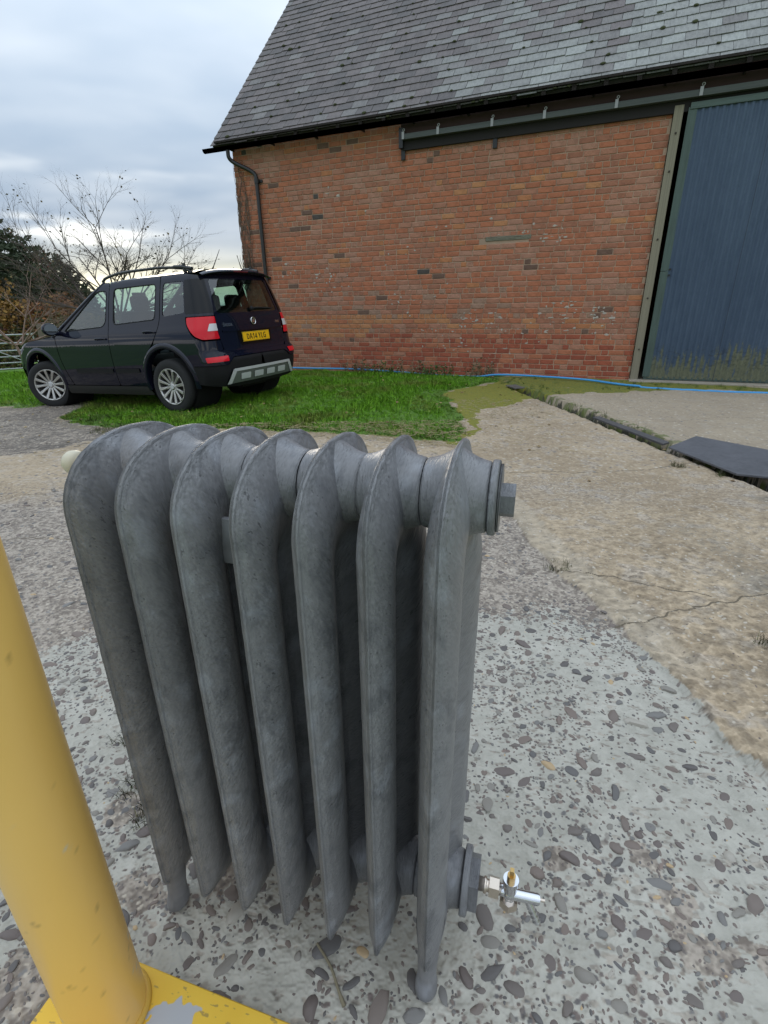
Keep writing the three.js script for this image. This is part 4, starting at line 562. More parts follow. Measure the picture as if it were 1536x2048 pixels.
  const wing = rounded([[1.972, sillY, .02], [2.077, 0.66, .12], [2.112, 0.98, .01], [2.4, 0.962, .2], [2.8, 0.93, .3], [3.08, 0.885, .06], [3.20, 0.80, .06], [3.13, 0.58, .03], ...arc(FX, RA, 18, 162, 26), [2.155, sillY, .01]], 0.01); pair('front_wing', skin(wing), paintM);
  const quarter = rounded([[0.02, 1.60, .03], [0.025, 1.06, .15], [0.15, 0.86, .25], ...arc(0, RA, 62, 180, 22), [-0.47, 0.585, .01], R_(-0.60, 0.74), R_(-0.615, 0.845), [-0.66, 0.845, 0], [-0.50, 0.90, .06], [-0.40, 1.04, .06], [-0.39, 1.125, .01], R_(-0.615, 1.125), R_(-0.555, 1.56), [-0.30, 1.60, .02]], 0.01);
  const qWin = rounded([[-0.015, 1.145, .05], [-0.375, 1.17, .04], [-0.345, 1.515, .04], [-0.02, 1.518, .06]], 0.04);
  const Dp = rounded([[-0.387, 1.155, .02], R_(-0.605, 1.155), R_(-0.56, 1.53), [-0.358, 1.525, .02]], 0.01);
  { const ds = pair('rear_quarter', skin(quarter, 0, 0.014, [new THREE.Path(qWin.getPoints(8))]), paintM); const wg = skin(qWin, -0.006, 0), dg = skin(Dp, 0.002, 0.003); ds.forEach((d, i) => { mesh('quarter_window', i ? mirror(wg) : wg, glassR, d); mesh('pillar_panel', i ? mirror(dg) : dg, gloss, d); }); }
  // sills, arch lips
  pair('sill', skin(rounded([[0.40, 0.215, .02], [2.16, 0.215, .02], [2.155, 0.33, .01], [0.42, 0.33, .01]], 0.01), 0.010, 0.05), plastG);
  for (const [cx, a0, a1] of [[0, -14, 190], [FX, -14, 194]]) { const prof = [[-0.035, -0.07], [-0.030, 0.004], [-0.014, 0.016], [0.012, 0.018], [0.034, 0.010], [0.046, -0.004]]; const P = [], I = [], n = 40; for (let i = 0; i <= n; i++) { const t = lerp(a0, a1, i / n) * D2R; prof.forEach(([dr, o]) => { const r = RA + dr, a = cx + r * Math.cos(t), y = Math.max(0.19, 0.385 + r * Math.sin(t)); const q = bp(a, y).addScaledVector(bn(a, y), o); P.push(q.x, q.y, q.z); }); } const m = prof.length; for (let i = 0; i < n; i++) for (let k = 0; k < m - 1; k++) { const a = i * m + k, b = a + m; I.push(a, a + 1, b, a + 1, b + 1, b); } const g = new THREE.BufferGeometry(); g.setAttribute('position', new THREE.Float32BufferAttribute(P, 3)); g.setIndex(I); g.computeVertexNormals(); pair('wheel_arch', g.toNonIndexed(), phys([0.0060, 0.0072, 0.0170], 0.45, { clearcoat: 0.85, clearcoatRoughness: 0.03, specularIntensity: 0.0, side: THREE.DoubleSide }));
    const well = new THREE.CylinderGeometry(RA - 0.02, RA - 0.02, 0.40, 28, 1, true, -Math.PI / 2 - 0.25, Math.PI + 0.5).rotateX(Math.PI / 2).rotateZ(0); const wg = merge([well.translate(cx, 0.385, -0.63), new THREE.CircleGeometry(RA + 0.02, 28).translate(cx, 0.40, -0.44)]); pair('wheel_well', wg, new THREE.MeshStandardMaterial({ color: 0x060606, roughness: 1, side: THREE.DoubleSide })); }
  // ---- rear ----
  const gate = rounded([R_(-0.585, 0.70), R_(0.585, 0.70), R_(0.612, 0.84), R_(0.612, 1.10), R_(0.545, 1.585), R_(-0.545, 1.585), R_(-0.612, 1.10), R_(-0.612, 0.84)], 0.03);
  const rg = rounded([R_(-0.565, 1.145), R_(0.565, 1.145), R_(0.505, 1.525), R_(-0.505, 1.525)], 0.05);
  const rgIn = rounded([R_(-0.50, 1.175), R_(0.50, 1.175), R_(0.455, 1.49), R_(-0.455, 1.49)], 0.06);
  const tg = mesh('tailgate', skin(gate, 0, 0.016, [new THREE.Path(rg.getPoints(8))]), paintM, body);
  mesh('rear_window', skin(rg, -0.004, 0), glassR, tg); { const fr = rounded([R_(-0.562, 1.148), R_(0.562, 1.148), R_(0.503, 1.522), R_(-0.503, 1.522)], 0.05); mesh('window_border', skin(fr, -0.009, 0, [new THREE.Path(rgIn.getPoints(8))]), dark, tg); }
  const rearPt = (z, y, o = 0) => { const [a, yy] = R_(z, y); return bp(a, yy).addScaledVector(bn(a, yy), o); };
  { // recess round the number plate: a folded panel set into the tailgate
    const cr = rounded([R_(-0.56, 0.935), R_(0.56, 0.935), R_(0.56, 0.95), R_(-0.56, 0.95)], 0.004); mesh('tailgate_crease', skin(cr, 0.012, 0.014), paintM, tg);
    const rc = rounded([R_(-0.30, 0.765), R_(0.30, 0.765), R_(0.33, 0.932), R_(-0.33, 0.932)], 0.03); mesh('plate_recess', skin(rc, 0.002, 0), gloss, tg);
    const sp = new THREE.Group(); }
  const frameAt = (z, y, o) => { const g = new THREE.Group(); const p = rearPt(z, y, o), [a, yy] = R_(z, y), n = bn(a, yy); const right = V3(0, 1, 0).cross(n).normalize(), up = n.clone().cross(right); g.matrixAutoUpdate = true; g.position.copy(p); g.quaternion.setFromRotationMatrix(new THREE.Matrix4().makeBasis(right, up, n)); return g; };
  { const g = frameAt(0, 0.856, 0.008); g.name = 'number_plate'; car.add(g); const cv = document.createElement('canvas'); cv.width = 1040; cv.height = 222; const x = cv.getContext('2d'); x.fillStyle = '#e9b313'; x.fillRect(0, 0, 1040, 222); x.strokeStyle = '#1a1508'; x.lineWidth = 3; x.strokeRect(10, 10, 1020, 202); x.fillStyle = '#0b0b0c'; x.font = 'bold 198px sans-serif'; x.textAlign = 'center'; x.textBaseline = 'middle'; x.save(); x.translate(520, 114); x.scale(0.86, 1); x.fillText('DA14 YLG', 0, 0); x.restore(); const t = new THREE.CanvasTexture(cv); t.colorSpace = THREE.SRGBColorSpace; t.anisotropy = 8;
    mesh('plate_backing', rbox(0.525, 0.116, 0.006, 0.002), std([0.3, 0.2, 0.01], 0.5), g); const f = new THREE.PlaneGeometry(0.515, 0.108).translate(0, 0, 0.0045); const fm = new THREE.MeshStandardMaterial({ map: t, roughness: 0.35 }); mesh('plate_face', f, fm, g); }
  { const g = frameAt(0.0, 1.035, 0.006); g.name = 'badge'; car.add(g); mesh('badge_disc', new THREE.CylinderGeometry(0.040, 0.043, 0.006, 40).rotateX(Math.PI / 2), std([0.02, 0.025, 0.02], 0.3), g); mesh('badge_ring', new THREE.TorusGeometry(0.041, 0.006, 10, 44).translate(0, 0, 0.003), chrome, g);
    const w = new THREE.Shape(); w.moveTo(-0.026, -0.018); w.lineTo(0.02, -0.016); w.quadraticCurveTo(0.030, -0.010, 0.020, -0.004); w.lineTo(0.004, -0.006); w.quadraticCurveTo(0.020, 0.010, 0.012, 0.028); w.quadraticCurveTo(0.006, 0.010, -0.010, 0.004); w.quadraticCurveTo(0.000, 0.012, -0.002, 0.022); w.quadraticCurveTo(-0.012, 0.006, -0.024, 0.0); w.lineTo(-0.014, -0.007); w.lineTo(-0.026, -0.010); w.closePath(); mesh('badge_arrow', new THREE.ExtrudeGeometry(w, { depth: 0.003, bevelEnabled: false }).translate(0, 0, 0.003), chrome, g); }
  const letter = (txt, size, z, y, nm) => { const g = frameAt(z, y, 0.003); g.name = nm; car.add(g); const t = new TextGeometry(txt, { font, size, depth: 0.004, curveSegments: 3 }); t.computeBoundingBox(); mesh('lettering', t.translate(-t.boundingBox.max.x / 2, -size / 2, 0), chrome, g); return g; };
  const nm = letter('SKODA', 0.034, -0.46, 1.01, 'maker_lettering'); mesh('caron', new THREE.ExtrudeGeometry(new THREE.Shape([[-0.008, 0.008], [0, 0.002], [0.008, 0.008], [0.008, 0.012], [0, 0.006], [-0.008, 0.012]].map((p) => new THREE.Vector2(...p))), { depth: 0.004, bevelEnabled: false }).translate(-0.058, 0.018, 0), chrome, nm);
  letter('Yeti', 0.032, 0.50, 1.01, 'model_lettering');
  { const w = part('rear_wiper', car); const p0 = rearPt(0.02, 1.175, 0.02); mesh('pivot', new THREE.SphereGeometry(0.030, 16, 12).scale(0.8, 1, 1).translate(p0.x, p0.y, p0.z), plast, w); mesh('arm', limb([rearPt(0.02, 1.175, 0.035), rearPt(0.12, 1.18, 0.034), rearPt(0.40, 1.175, 0.018)], [0.013, 0.010, 0.006], 8), plast, w); mesh('blade', limb([rearPt(0.10, 1.178, 0.010), rearPt(0.46, 1.174, 0.010)], [0.006, 0.005], 6), plast, w); }
  { // roof spoiler with the high brake light
    const P = [], I = [], n = 24; const row = (t) => { const z = lerp(-0.60, 0.60, t), e = Math.pow(Math.abs(z) / 0.60, 3); return [[-0.41, 1.660 - 0.065 * e - 0.01, z * 0.98], [-0.55, 1.645 - 0.06 * e, z * 1.03], [-0.630 + 0.05 * e, 1.622 - 0.05 * e, z * 1.03], [-0.635 + 0.05 * e, 1.600 - 0.042 * e, z * 1.03], [-0.55, 1.585 - 0.03 * e, z * 1.01]]; }; for (let i = 0; i <= n; i++) for (const p of row(i / n)) P.push(...p); for (let i = 0; i < n; i++) for (let k = 0; k < 4; k++) { const a = i * 5 + k, b = a + 5; I.push(a, b, a + 1, a + 1, b, b + 1); } const g = new THREE.BufferGeometry(); g.setAttribute('position', new THREE.Float32BufferAttribute(P, 3)); g.setIndex(I); g.computeVertexNormals(); const sp = mesh('spoiler', g, phys([0.0060, 0.0072, 0.0170], 0.45, { clearcoat: 0.85, clearcoatRoughness: 0.03, specularIntensity: 0.0, side: THREE.DoubleSide }), car); mesh('high_brake_light', rbox(0.012, 0.016, 0.26, 0.004, -0.632, 1.608, 0), phys([0.10, 0.006, 0.01], 0.2), sp); }
  // tail lamps
  { const tl = rounded([[-0.415, 1.045, .10], [-0.41, 1.115, .02], R_(-0.622, 1.115), R_(-0.622, 0.865), [-0.66, 0.865, 0.03], [-0.51, 0.92, .10]], 0.015); const g = skin(tl, 0.004, 0.016); const ls = pair('tail_lamp', g, redM); const wl = rounded([[-0.72, 0.955, .006], R_(-0.63, 0.955), R_(-0.63, 1.035), [-0.735, 1.035, .006]], 0.006); const wg = skin(wl, 0.007, 0.003); ls.forEach((l, i) => mesh('reversing_light', i ? mirror(wg) : wg, clearM, l)); }
  // rear bumper
  const bumpUp = rounded([[-0.44, 0.575, .01], R_(-0.62, 0.565), R_(-0.50, 0.64), R_(0.004, 0.645), R_(0.004, 0.695), R_(-0.58, 0.695), R_(-0.60, 0.735), [-0.47, 0.60, .01]], 0.006); const bu = both('rear_bumper', skin(bumpUp, 0.012, 0.02), paintM);
  const bumpLo = rounded([[-0.425, 0.36, .03], R_(-0.55, 0.295), R_(0.004, 0.285), R_(0.004, 0.64), R_(-0.49, 0.637), R_(-0.61, 0.56), [-0.435, 0.568, .01]], 0.01); both('lower_valance', skin(bumpLo, 0.004, 0.05), plast, bu);
  { const rf = skin(rounded([R_(-0.88, 0.605), R_(-0.60, 0.605), R_(-0.585, 0.66), R_(-0.88, 0.66)], 0.01), 0.020, 0.01); mesh('reflector', rf, redM, bu); mesh('reflector', mirror(rf), redM, bu);
    const skid = rounded([R_(-0.66, 0.34), R_(0.66, 0.34), R_(0.56, 0.505), R_(-0.56, 0.505)], 0.03); const sk = mesh('skid_plate', skin(skid, 0.022, 0.02), std([0.16, 0.175, 0.165], 0.45, { metalness: 0.5 }), car); mesh('skid_edge', skin(rounded([R_(-0.56, 0.475), R_(0.56, 0.475), R_(0.555, 0.508), R_(-0.555, 0.508)], 0.01), 0.030, 0.01), silver, sk);
    for (const s of [-1, 1]) mesh('skid_edge', skin(rounded([R_(s * 0.66, 0.34), R_(s * 0.60, 0.34), R_(s * 0.515, 0.476), R_(s * 0.56, 0.508)].sort(() => 0), 0.008), 0.028, 0.008), silver, sk);
    for (const z of [-0.36, -0.12, 0.12, 0.36]) mesh('skid_rib', skin(rounded([R_(z - 0.085, 0.375), R_(z + 0.085, 0.375), R_(z + 0.085, 0.445), R_(z - 0.085, 0.445)], 0.015), 0.028, 0.008), silver, sk); }
  // ---- roof, screen, bonnet, front ----
  const patch = (nu, nv, f) => { const P = [], I = []; for (let i = 0; i <= nu; i++) for (let j = 0; j <= nv; j++) P.push(...f(i / nu, j / nv)); for (let i = 0; i < nu; i++) for (let j = 0; j < nv; j++) { const a = i * (nv + 1) + j, b = a + nv + 1; I.push(a, b, a + 1, a + 1, b, b + 1); } const g = new THREE.BufferGeometry(); g.setAttribute('position', new THREE.Float32BufferAttribute(P, 3)); g.setIndex(I); g.computeVertexNormals(); return g; };
  const dbl = (m) => { const c = m.clone(); c.side = THREE.DoubleSide; return c; }; const roofEdge = (x) => 1.596 - 0.012 * clamp((x - 0.6) / 0.5, 0, 1);
  const paint2 = dbl(paintM);
  mesh('roof', patch(24, 28, (u, v) => { const x = lerp(-0.50, 1.075, u), t = v * 2 - 1, ye = roofEdge(x), w = wv(ye) * taper(x) - 0.002; return [x + (1 - t * t) * (u > 0.9 ? 0.05 * (u - 0.9) * 10 : 0), ye + 0.055 * Math.pow(1 - Math.pow(Math.abs(t), 2.6), 0.8) * (1 - 0.5 * clamp((u - 0.75) * 2)), w * Math.sign(t) * Math.pow(Math.abs(t), 0.9)]; }), paint2, body);
  mesh('windscreen', patch(14, 20, (u, v) => { const x0 = lerp(2.14, 1.075, u), y = lerp(0.985, 1.594, u), t = v * 2 - 1, w = wv(y) * taper(x0) - 0.015; return [x0 + 0.13 * (1 - t * t) * (1 - 0.6 * u), y + 0.03 * (1 - t * t) * u, w * t]; }), glassM, body);
  pair('screen_pillar', limb([1.0, 0.8, 0.6, 0.4, 0.2, 0].map((u) => { const y = lerp(0.985, 1.594, u), x = lerp(2.14, 1.075, u); return V3(x, y, -wv(y) * taper(x) + 0.012); }), [0.02, 0.024, 0.026, 0.027, 0.03, 0.032], 10), paintM);
  mesh('bonnet', patch(22, 24, (u, v) => { const t = v * 2 - 1, x = lerp(2.10, 3.20, u), y = interp([[2.0, 0.99], [2.4, 0.965], [2.8, 0.93], [3.08, 0.885], [3.2, 0.83]], x), w = wv(Math.min(y, 0.99)) * taper(x) * (1 - 0.10 * Math.pow(u, 4)) - 0.004; return [x + 0.14 * (1 - t * t) * u + 0.12 * (1 - t * t) * (1 - u), y + 0.055 * Math.pow(1 - Math.pow(Math.abs(t), 3), 0.7) * (1 - 0.4 * u), w * t]; }), paint2, body);
  both('front_bumper', skin(rounded([[2.99, 0.24, .02], F_(-0.4, 0.22), F_(0.004, 0.22), F_(0.004, 0.60), [3.15, 0.585, .02]], 0.02), 0.006, 0.03), paintM); both('grille', skin(rounded([F_(-0.42, 0.62), F_(0.004, 0.61), F_(0.004, 0.80), F_(-0.42, 0.80)], 0.01), -0.004, 0.02), plast); pair('headlamp', skin(rounded([[3.14, 0.62, .02], F_(-0.45, 0.62), F_(-0.45, 0.80), [3.19, 0.81, .02]], 0.02), 0.0, 0.02), clearM); both('nose_panel', skin(rounded([[3.15, 0.81, .01], F_(-0.45, 0.81), F_(0.004, 0.81), F_(0.004, 0.90), [3.09, 0.885, .01]], 0.005), 0, 0.02), paintM);
  // liner behind the gaps, floor
  both('inner_liner', skin(rounded([[-0.38, 0.50, 0], [-0.38, 0.95, 0], [0.0, 1.03, 0], [1.9, 1.0, 0], [2.9, 0.88, 0], [3.0, 0.72, 0], ...arc(FX, RA + 0.05, 30, 150, 16), [2.12, 0.33, 0], [0.48, 0.33, 0], ...arc(0, RA + 0.05, 30, 155, 16)], 0), -0.022, 0), dbl(dark)); both('inner_liner', skin(rounded([R_(-0.60, 0.45), R_(0.004, 0.45), R_(0.004, 1.04), R_(-0.60, 1.04)], 0), -0.03, 0), dbl(dark));
  mesh('underbody', merge([box(2.9, 0.06, 1.15, 1.25, 0.26, 0), box(1.6, 0.05, 1.56, 1.29, 0.28, 0), box(0.9, 0.10, 0.9, -0.25, 0.33, 0), cyl(0.07, 0.07, 0.5, 14).rotateX(Math.PI / 2).translate(-0.45, 0.28, 0.1), cyl(0.04, 0.04, 1.3, 10).rotateX(Math.PI / 2).translate(0, 0.33, 0), box(1.0, 0.25, 0.9, 2.9, 0.5, 0)]), dark, body);
  // roof rails, aerial, mirrors
  { const rp = [], rr = []; for (let i = 0; i <= 28; i++) { const t = i / 28, x = lerp(1.20, -0.42, t), s = Math.sin(Math.PI * Math.pow(t, 0.8)); rp.push(V3(x, roofEdge(x) + 0.032 + 0.068 * Math.pow(clamp(s * 1.25), 0.55) - (t > 0.93 ? (t - 0.93) * 0.55 : 0), -0.580 - 0.012 * s)); rr.push(0.0165 + 0.008 * (t > 0.8 ? (t - 0.8) * 5 : 0)); } const ft = []; for (const x of [-0.30]) ft.push(limb([V3(x, roofEdge(x) + 0.02, -0.585), V3(x, roofEdge(x) + (x > 0.5 ? 0.075 : 0.115), -0.588)], [0.024, 0.018], 10)); const blk = limb([V3(-0.14, roofEdge(-0.2) + 0.088, -0.588), V3(-0.28, roofEdge(-0.2) + 0.076, -0.588), V3(-0.42, roofEdge(-0.2) + 0.05, -0.585)], [0.020, 0.024, 0.018], 10); pair('roof_rail', merge([limb(rp, rr, 10), ...ft, blk]), std([0.022, 0.023, 0.023], 0.35)); }
  mesh('aerial', limb([V3(-0.22, 1.665, -0.05), V3(-0.25, 1.70, -0.05), V3(-0.39, 1.875, -0.05)], [0.014, 0.006, 0.003], 8), plast, body);
  { const mg = new THREE.SphereGeometry(1, 24, 16); const p = mg.attributes.position; for (let i = 0; i < p.count; i++) p.setX(i, p.getX(i) < 0 ? p.getX(i) * 0.25 : p.getX(i)); mg.scale(0.085, 0.082, 0.108).computeVertexNormals(); mg.translate(1.93, 1.085, -1.0); const stalk = limb([V3(1.95, 1.02, -0.83), V3(1.94, 1.03, -0.95)], [0.03, 0.03], 10); const ms = pair('door_mirror', merge([mg, stalk]), paintM); const gg = new THREE.CylinderGeometry(1, 1, 0.004, 28).rotateZ(Math.PI / 2).scale(1, 0.068, 0.090).translate(1.908, 1.085, -1.0); ms.forEach((m, i) => mesh('mirror_glass', i ? mirror(gg) : gg, std([0.7, 0.74, 0.74], 0.03, { metalness: 1 }), m)); }
  // ---- wheels ----
  const tyreM = std([0.014, 0.014, 0.014], 0.85), alloy = std([0.50, 0.49, 0.47], 0.34, { metalness: 0.85 });
  const lat = (pts, seg) => new THREE.LatheGeometry(pts.map((p) => new THREE.Vector2(...p)), seg).rotateX(Math.PI / 2); // axis along z, +z outward
  const tyreG = lat([[0.222, -0.10], [0.235, -0.108], [0.27, -0.112], [0.305, -0.106], [0.324, -0.090], [0.331, -0.06], [0.331, -0.03], [0.326, -0.026], [0.326, -0.020], [0.331, -0.016], [0.331, 0.016], [0.326, 0.020], [0.326, 0.026], [0.331, 0.03], [0.331, 0.06], [0.324, 0.090], [0.305, 0.106], [0.27, 0.112], [0.235, 0.108], [0.222, 0.10], [0.215, 0.09]], 72);
  const rimG = lat([[0.218, 0.104], [0.224, 0.107], [0.221, 0.111], [0.208, 0.109], [0.203, 0.096], [0.196, 0.05], [0.193, -0.09]], 64);
  const spokes = []; const NSP = 12; for (let i = 0; i < NSP; i++) { const s = new THREE.Shape([[-0.010, 0.045], [0.010, 0.045], [0.0125, 0.11], [0.0165, 0.205], [-0.0165, 0.205], [-0.0125, 0.11]].map((p) => new THREE.Vector2(...p))); const g = new THREE.ExtrudeGeometry(s, { depth: 0.018, bevelEnabled: true, bevelSize: 0.003, bevelThickness: 0.004, bevelSegments: 2 }); const p = g.attributes.position; for (let k = 0; k < p.count; k++) p.setZ(k, p.getZ(k) + 0.066 + 0.028 * sst(0.05, 0.2, p.getY(k))); g.computeVertexNormals(); spokes.push(g.rotateZ(i / NSP * Math.PI * 2)); }
  spokes.push(lat([[0, 0.094], [0.030, 0.094], [0.034, 0.088], [0.044, 0.088], [0.064, 0.084], [0.070, 0.070], [0.066, 0.06], [0, 0.06]], 40)); const spokeG = merge(spokes);
  const discG = lat([[0, 0.02], [0.145, 0.02], [0.145, 0.0], [0, 0]], 40), backG = lat([[0.193, -0.02], [0, -0.02]], 40);
  const nuts = []; for (let i = 0; i < 5; i++) nuts.push(toCreasedNormals(new THREE.CylinderGeometry(0.009, 0.009, 0.02, 6), 0.4).rotateX(Math.PI / 2).translate(0.053 * Math.cos(i * 1.2566), 0.053 * Math.sin(i * 1.2566), 0.088)); const nutG = merge(nuts);
  const wheel = (x, z, steer, side, roll) => { const w = part('wheel', car); w.position.set(x, 0.329, z); w.rotation.set(0, steer + (side < 0 ? Math.PI : 0), 0); const t = mesh('tyre', tyreG, tyreM, w); const rm = mesh('rim', rimG, alloy, w); const sp = mesh('spokes', spokeG, alloy, w); sp.rotation.z = roll; const n = mesh('wheel_bolts', nutG, silver, w); n.rotation.z = roll; mesh('brake_disc', discG, std([0.12, 0.11, 0.10], 0.5, { metalness: 0.7 }), w); mesh('hub_shadow_plate', backG, dbl(dark), w).name = 'wheel_shadow_disc'; mesh('hub_cap', new THREE.CylinderGeometry(0.027, 0.029, 0.006, 28).rotateX(Math.PI / 2).translate(0, 0, 0.096), silver, w); return w; };  // matte black disc behind the spokes stands in for shade inside the wheel
  wheel(0, -0.772, 0, -1, 0.15); wheel(0, 0.772, 0, 1, 0.4); wheel(FX, -0.775, 27 * D2R, -1, 0.05); wheel(FX, 0.775, 27 * D2R, 1, 0.3);
  // ---- interior ----
  const trim = std([0.016, 0.016, 0.017], 0.9), cloth = std([0.022, 0.022, 0.024], 0.95);
  mesh('cabin_floor', box(2.6, 0.04, 1.4, 0.85, 0.42, 0), trim, body); mesh('dashboard', merge([rbox(0.45, 0.32, 1.36, 0.06, 1.86, 0.86, 0), rbox(0.3, 0.12, 0.45, 0.05, 1.66, 0.99, 0.38)]), trim, body); mesh('parcel_shelf', box(0.42, 0.03, 1.1, -0.40, 0.98, 0), trim, body);
  const seat = (x, z, w) => { const g = part('seat', body); mesh('seat_base', rbox(0.5, 0.16, w, 0.06, x + 0.22, 0.62, z), cloth, g); const b = mesh('seat_back', rbox(0.15, 0.62, w, 0.06), cloth, g); b.position.set(x - 0.09, 0.94, z); b.rotation.z = 0.2; const n = w > 0.7 ? [-0.4, 0, 0.4] : [0]; for (const q of n) mesh('headrest', rbox(0.10, 0.19, 0.26, 0.045, x - 0.20, 1.335 - (w > 0.7 ? 0.05 : 0), z + q), cloth, g); };
  seat(1.05, -0.37, 0.52); seat(1.05, 0.37, 0.52); seat(0.14, 0, 1.24);
  mesh('steering_wheel', new THREE.TorusGeometry(0.185, 0.016, 10, 36).rotateY(Math.PI / 2).rotateZ(0.35).translate(1.50, 1.02, 0.37), trim, body);
  mesh('head_lining', box(1.4, 0.02, 1.0, 0.3, 1.60, 0), std([0.12, 0.12, 0.115], 0.95), body);
  mesh('interior_mirror', rbox(0.03, 0.07, 0.22, 0.012, 1.28, 1.46, 0), trim, body);
}
// ---------- vegetation ----------
{
  const r = rng(303);
  // --- lawn blades ---
  const blade = (q, h, w, lean, ang, ox, oz) => { const P = [], I = []; const n = 3; for (let i = 0; i <= n; i++) { const t = i / n, b = lean * t * t, ww = w * (1 - t * 0.92); const cx = ox + Math.cos(ang) * b, cz = oz + Math.sin(ang) * b, y = h * (t - 0.18 * t * t * (lean / h)); P.push(cx - Math.sin(ang + 0.5) * ww, y, cz + Math.cos(ang + 0.5) * ww, cx + Math.sin(ang + 0.5) * ww, y, cz - Math.cos(ang + 0.5) * ww); if (i < n) I.push(i * 2, i * 2 + 1, i * 2 + 2, i * 2 + 1, i * 2 + 3, i * 2 + 2); } const g = new THREE.BufferGeometry(); g.setAttribute('position', new THREE.Float32BufferAttribute(P, 3)); g.setIndex(I); g.computeVertexNormals(); return g; };
  const clump = (sd, n, h, sp, w) => { const q = rng(sd), l = []; for (let i = 0; i < n; i++) l.push(blade(q, h * (0.5 + 0.7 * q()), w * (0.7 + 0.6 * q()), h * (0.2 + 0.9 * q()), q() * 6.28, (q() - 0.5) * sp, (q() - 0.5) * sp)); const g = merge(l); const nn = g.attributes.normal; for (let i = 0; i < nn.count; i++) { const v = V3(nn.getX(i), Math.abs(nn.getY(i)) + 0.7, nn.getZ(i)).normalize(); nn.setXYZ(i, v.x, v.y, v.z); } return g; };
  const gm = new THREE.MeshStandardMaterial({ color: 0xffffff, roughness: 0.75, side: THREE.DoubleSide });
  const cl = [clump(1, 13, 0.062, 0.07, 0.0022), clump(2, 13, 0.075, 0.07, 0.0021), clump(3, 12, 0.05, 0.08, 0.0025), clump(4, 11, 0.085, 0.06, 0.0019)]; const inst = cl.map(() => []);
  const wallDist = (x, z) => (x - BARN.x) * Math.sin(BARN.ry) + (z - BARN.z) * Math.cos(BARN.ry);
  const put = (n, x0, x1, z0, z1, sc) => { for (let i = 0; i < n; i++) { const x = lerp(x0, x1, r()), z = lerp(z0, z1, r()); if (!lawnAt(x, z)) continue; if (x > -2.9 && wallDist(x, z) < 0.16) continue; const along = (x - BARN.x) * Math.cos(BARN.ry) - (z - BARN.z) * Math.sin(BARN.ry); const lush = fbm(x * 1.1, z * 1.1, 3, 301), s = sc * (0.36 + 0.66 * lush) * (0.8 + 0.4 * r()); const dry = fbm(x * 2.3, z * 2.3, 2, 302) + 0.25 * (r() - 0.5); const edge = lawnAt(x, z + 0.22) && lawnAt(x + 0.15, z) ? 0 : 1; const c = mix3(mix3([0.18, 0.46, 0.010], [0.28, 0.58, 0.024], r()), [0.34, 0.34, 0.07], clamp(sst(0.58, 0.75, dry) * 0.7 + edge * 0.5 * r())); inst[(r() * 4) | 0].push([M4(x, yardY(Math.max(x, -8.1), Math.max(z, -12.5)) - 0.004 + (x < -8.1 || z < -12.5 ? gy(x, z) - gy(Math.max(x, -8.1), Math.max(z, -12.5)) : 0), z, 0, r() * 6.28, 0, s * 1.15, s * (1 - edge * 0.35), s * 1.15), c]); } };
  put(30000, -5.2, 2.3, -9.4, -4.3, 1.0); put(9000, -6, 2.3, -11.2, -9.4, 1.1); put(16000, -14, -4.2, -15.8, -7.0, 1.6);
  // stray tufts on the track and at the slab
  const stray = [[-0.70, -1.06, 12], [-0.62, -0.92, 10], [-0.56, -0.86, 8], [0.80, -2.02, 8], [1.32, -1.42, 6], [-4.3, -7.45, 40], [-4.1, -7.35, 30], [2.2, -3.6, 10], [2.36, -3.35, 8], [-2.95, -5.4, 40], [-3.5, -6.2, 40]];
  for (const [x, z, n] of stray) for (let i = 0; i < n; i++) { const a = r() * 6.28, d = Math.sqrt(r()) * (n > 20 ? 0.22 : 0.05); const X = x + Math.cos(a) * d, Z = z + Math.sin(a) * d; inst[(r() * 4) | 0].push([M4(X, yardY(X, Z) - 0.004, Z, 0, r() * 6.28, 0, n > 20 ? 0.8 : 0.42 + 0.25 * r()), mix3([0.10, 0.13, 0.035], [0.15, 0.14, 0.06], r())]); }
  for (let i = 0; i < 150; i++) { const z = -7.6 + 3.3 * r(), x = drainX(z) + 0.02 + 0.2 * r(); if (fbm(x * 3, z * 3, 2, 9) < 0.48) continue; inst[(r() * 4) | 0].push([M4(x, yardY(x, z) - 0.004, z, 0, r() * 6.28, 0, 0.5 + 0.7 * r()), mix3([0.05, 0.12, 0.015], [0.10, 0.13, 0.03], r())]); }
  for (let i = 0; i < 420; i++) { const x = 1.9 + 3.6 * r(), z = -8.9 + 1.9 * r(); if (!mossAt(x, z) || wallDist(x, z) < 0.35 || fbm(x * 3, z * 3, 2, 19) < 0.5) continue; inst[(r() * 4) | 0].push([M4(x, yardY(x, z) - 0.004, z, 0, r() * 6.28, 0, 0.5 + 0.5 * r()), mix3([0.06, 0.14, 0.015], [0.11, 0.15, 0.02], r())]); }
  inst.forEach((l, k) => { const im = shadow(new THREE.InstancedMesh(cl[k], gm, l.length)); const c = new THREE.Color(); l.forEach(([m, col], i) => { im.setMatrixAt(i, m); im.setColorAt(i, c.setRGB(...col)); }); im.name = numbered('grass'); im.userData = { kind: 'stuff', label: 'short bright green grass in front of the barn', category: 'grass' }; scene.add(im); });
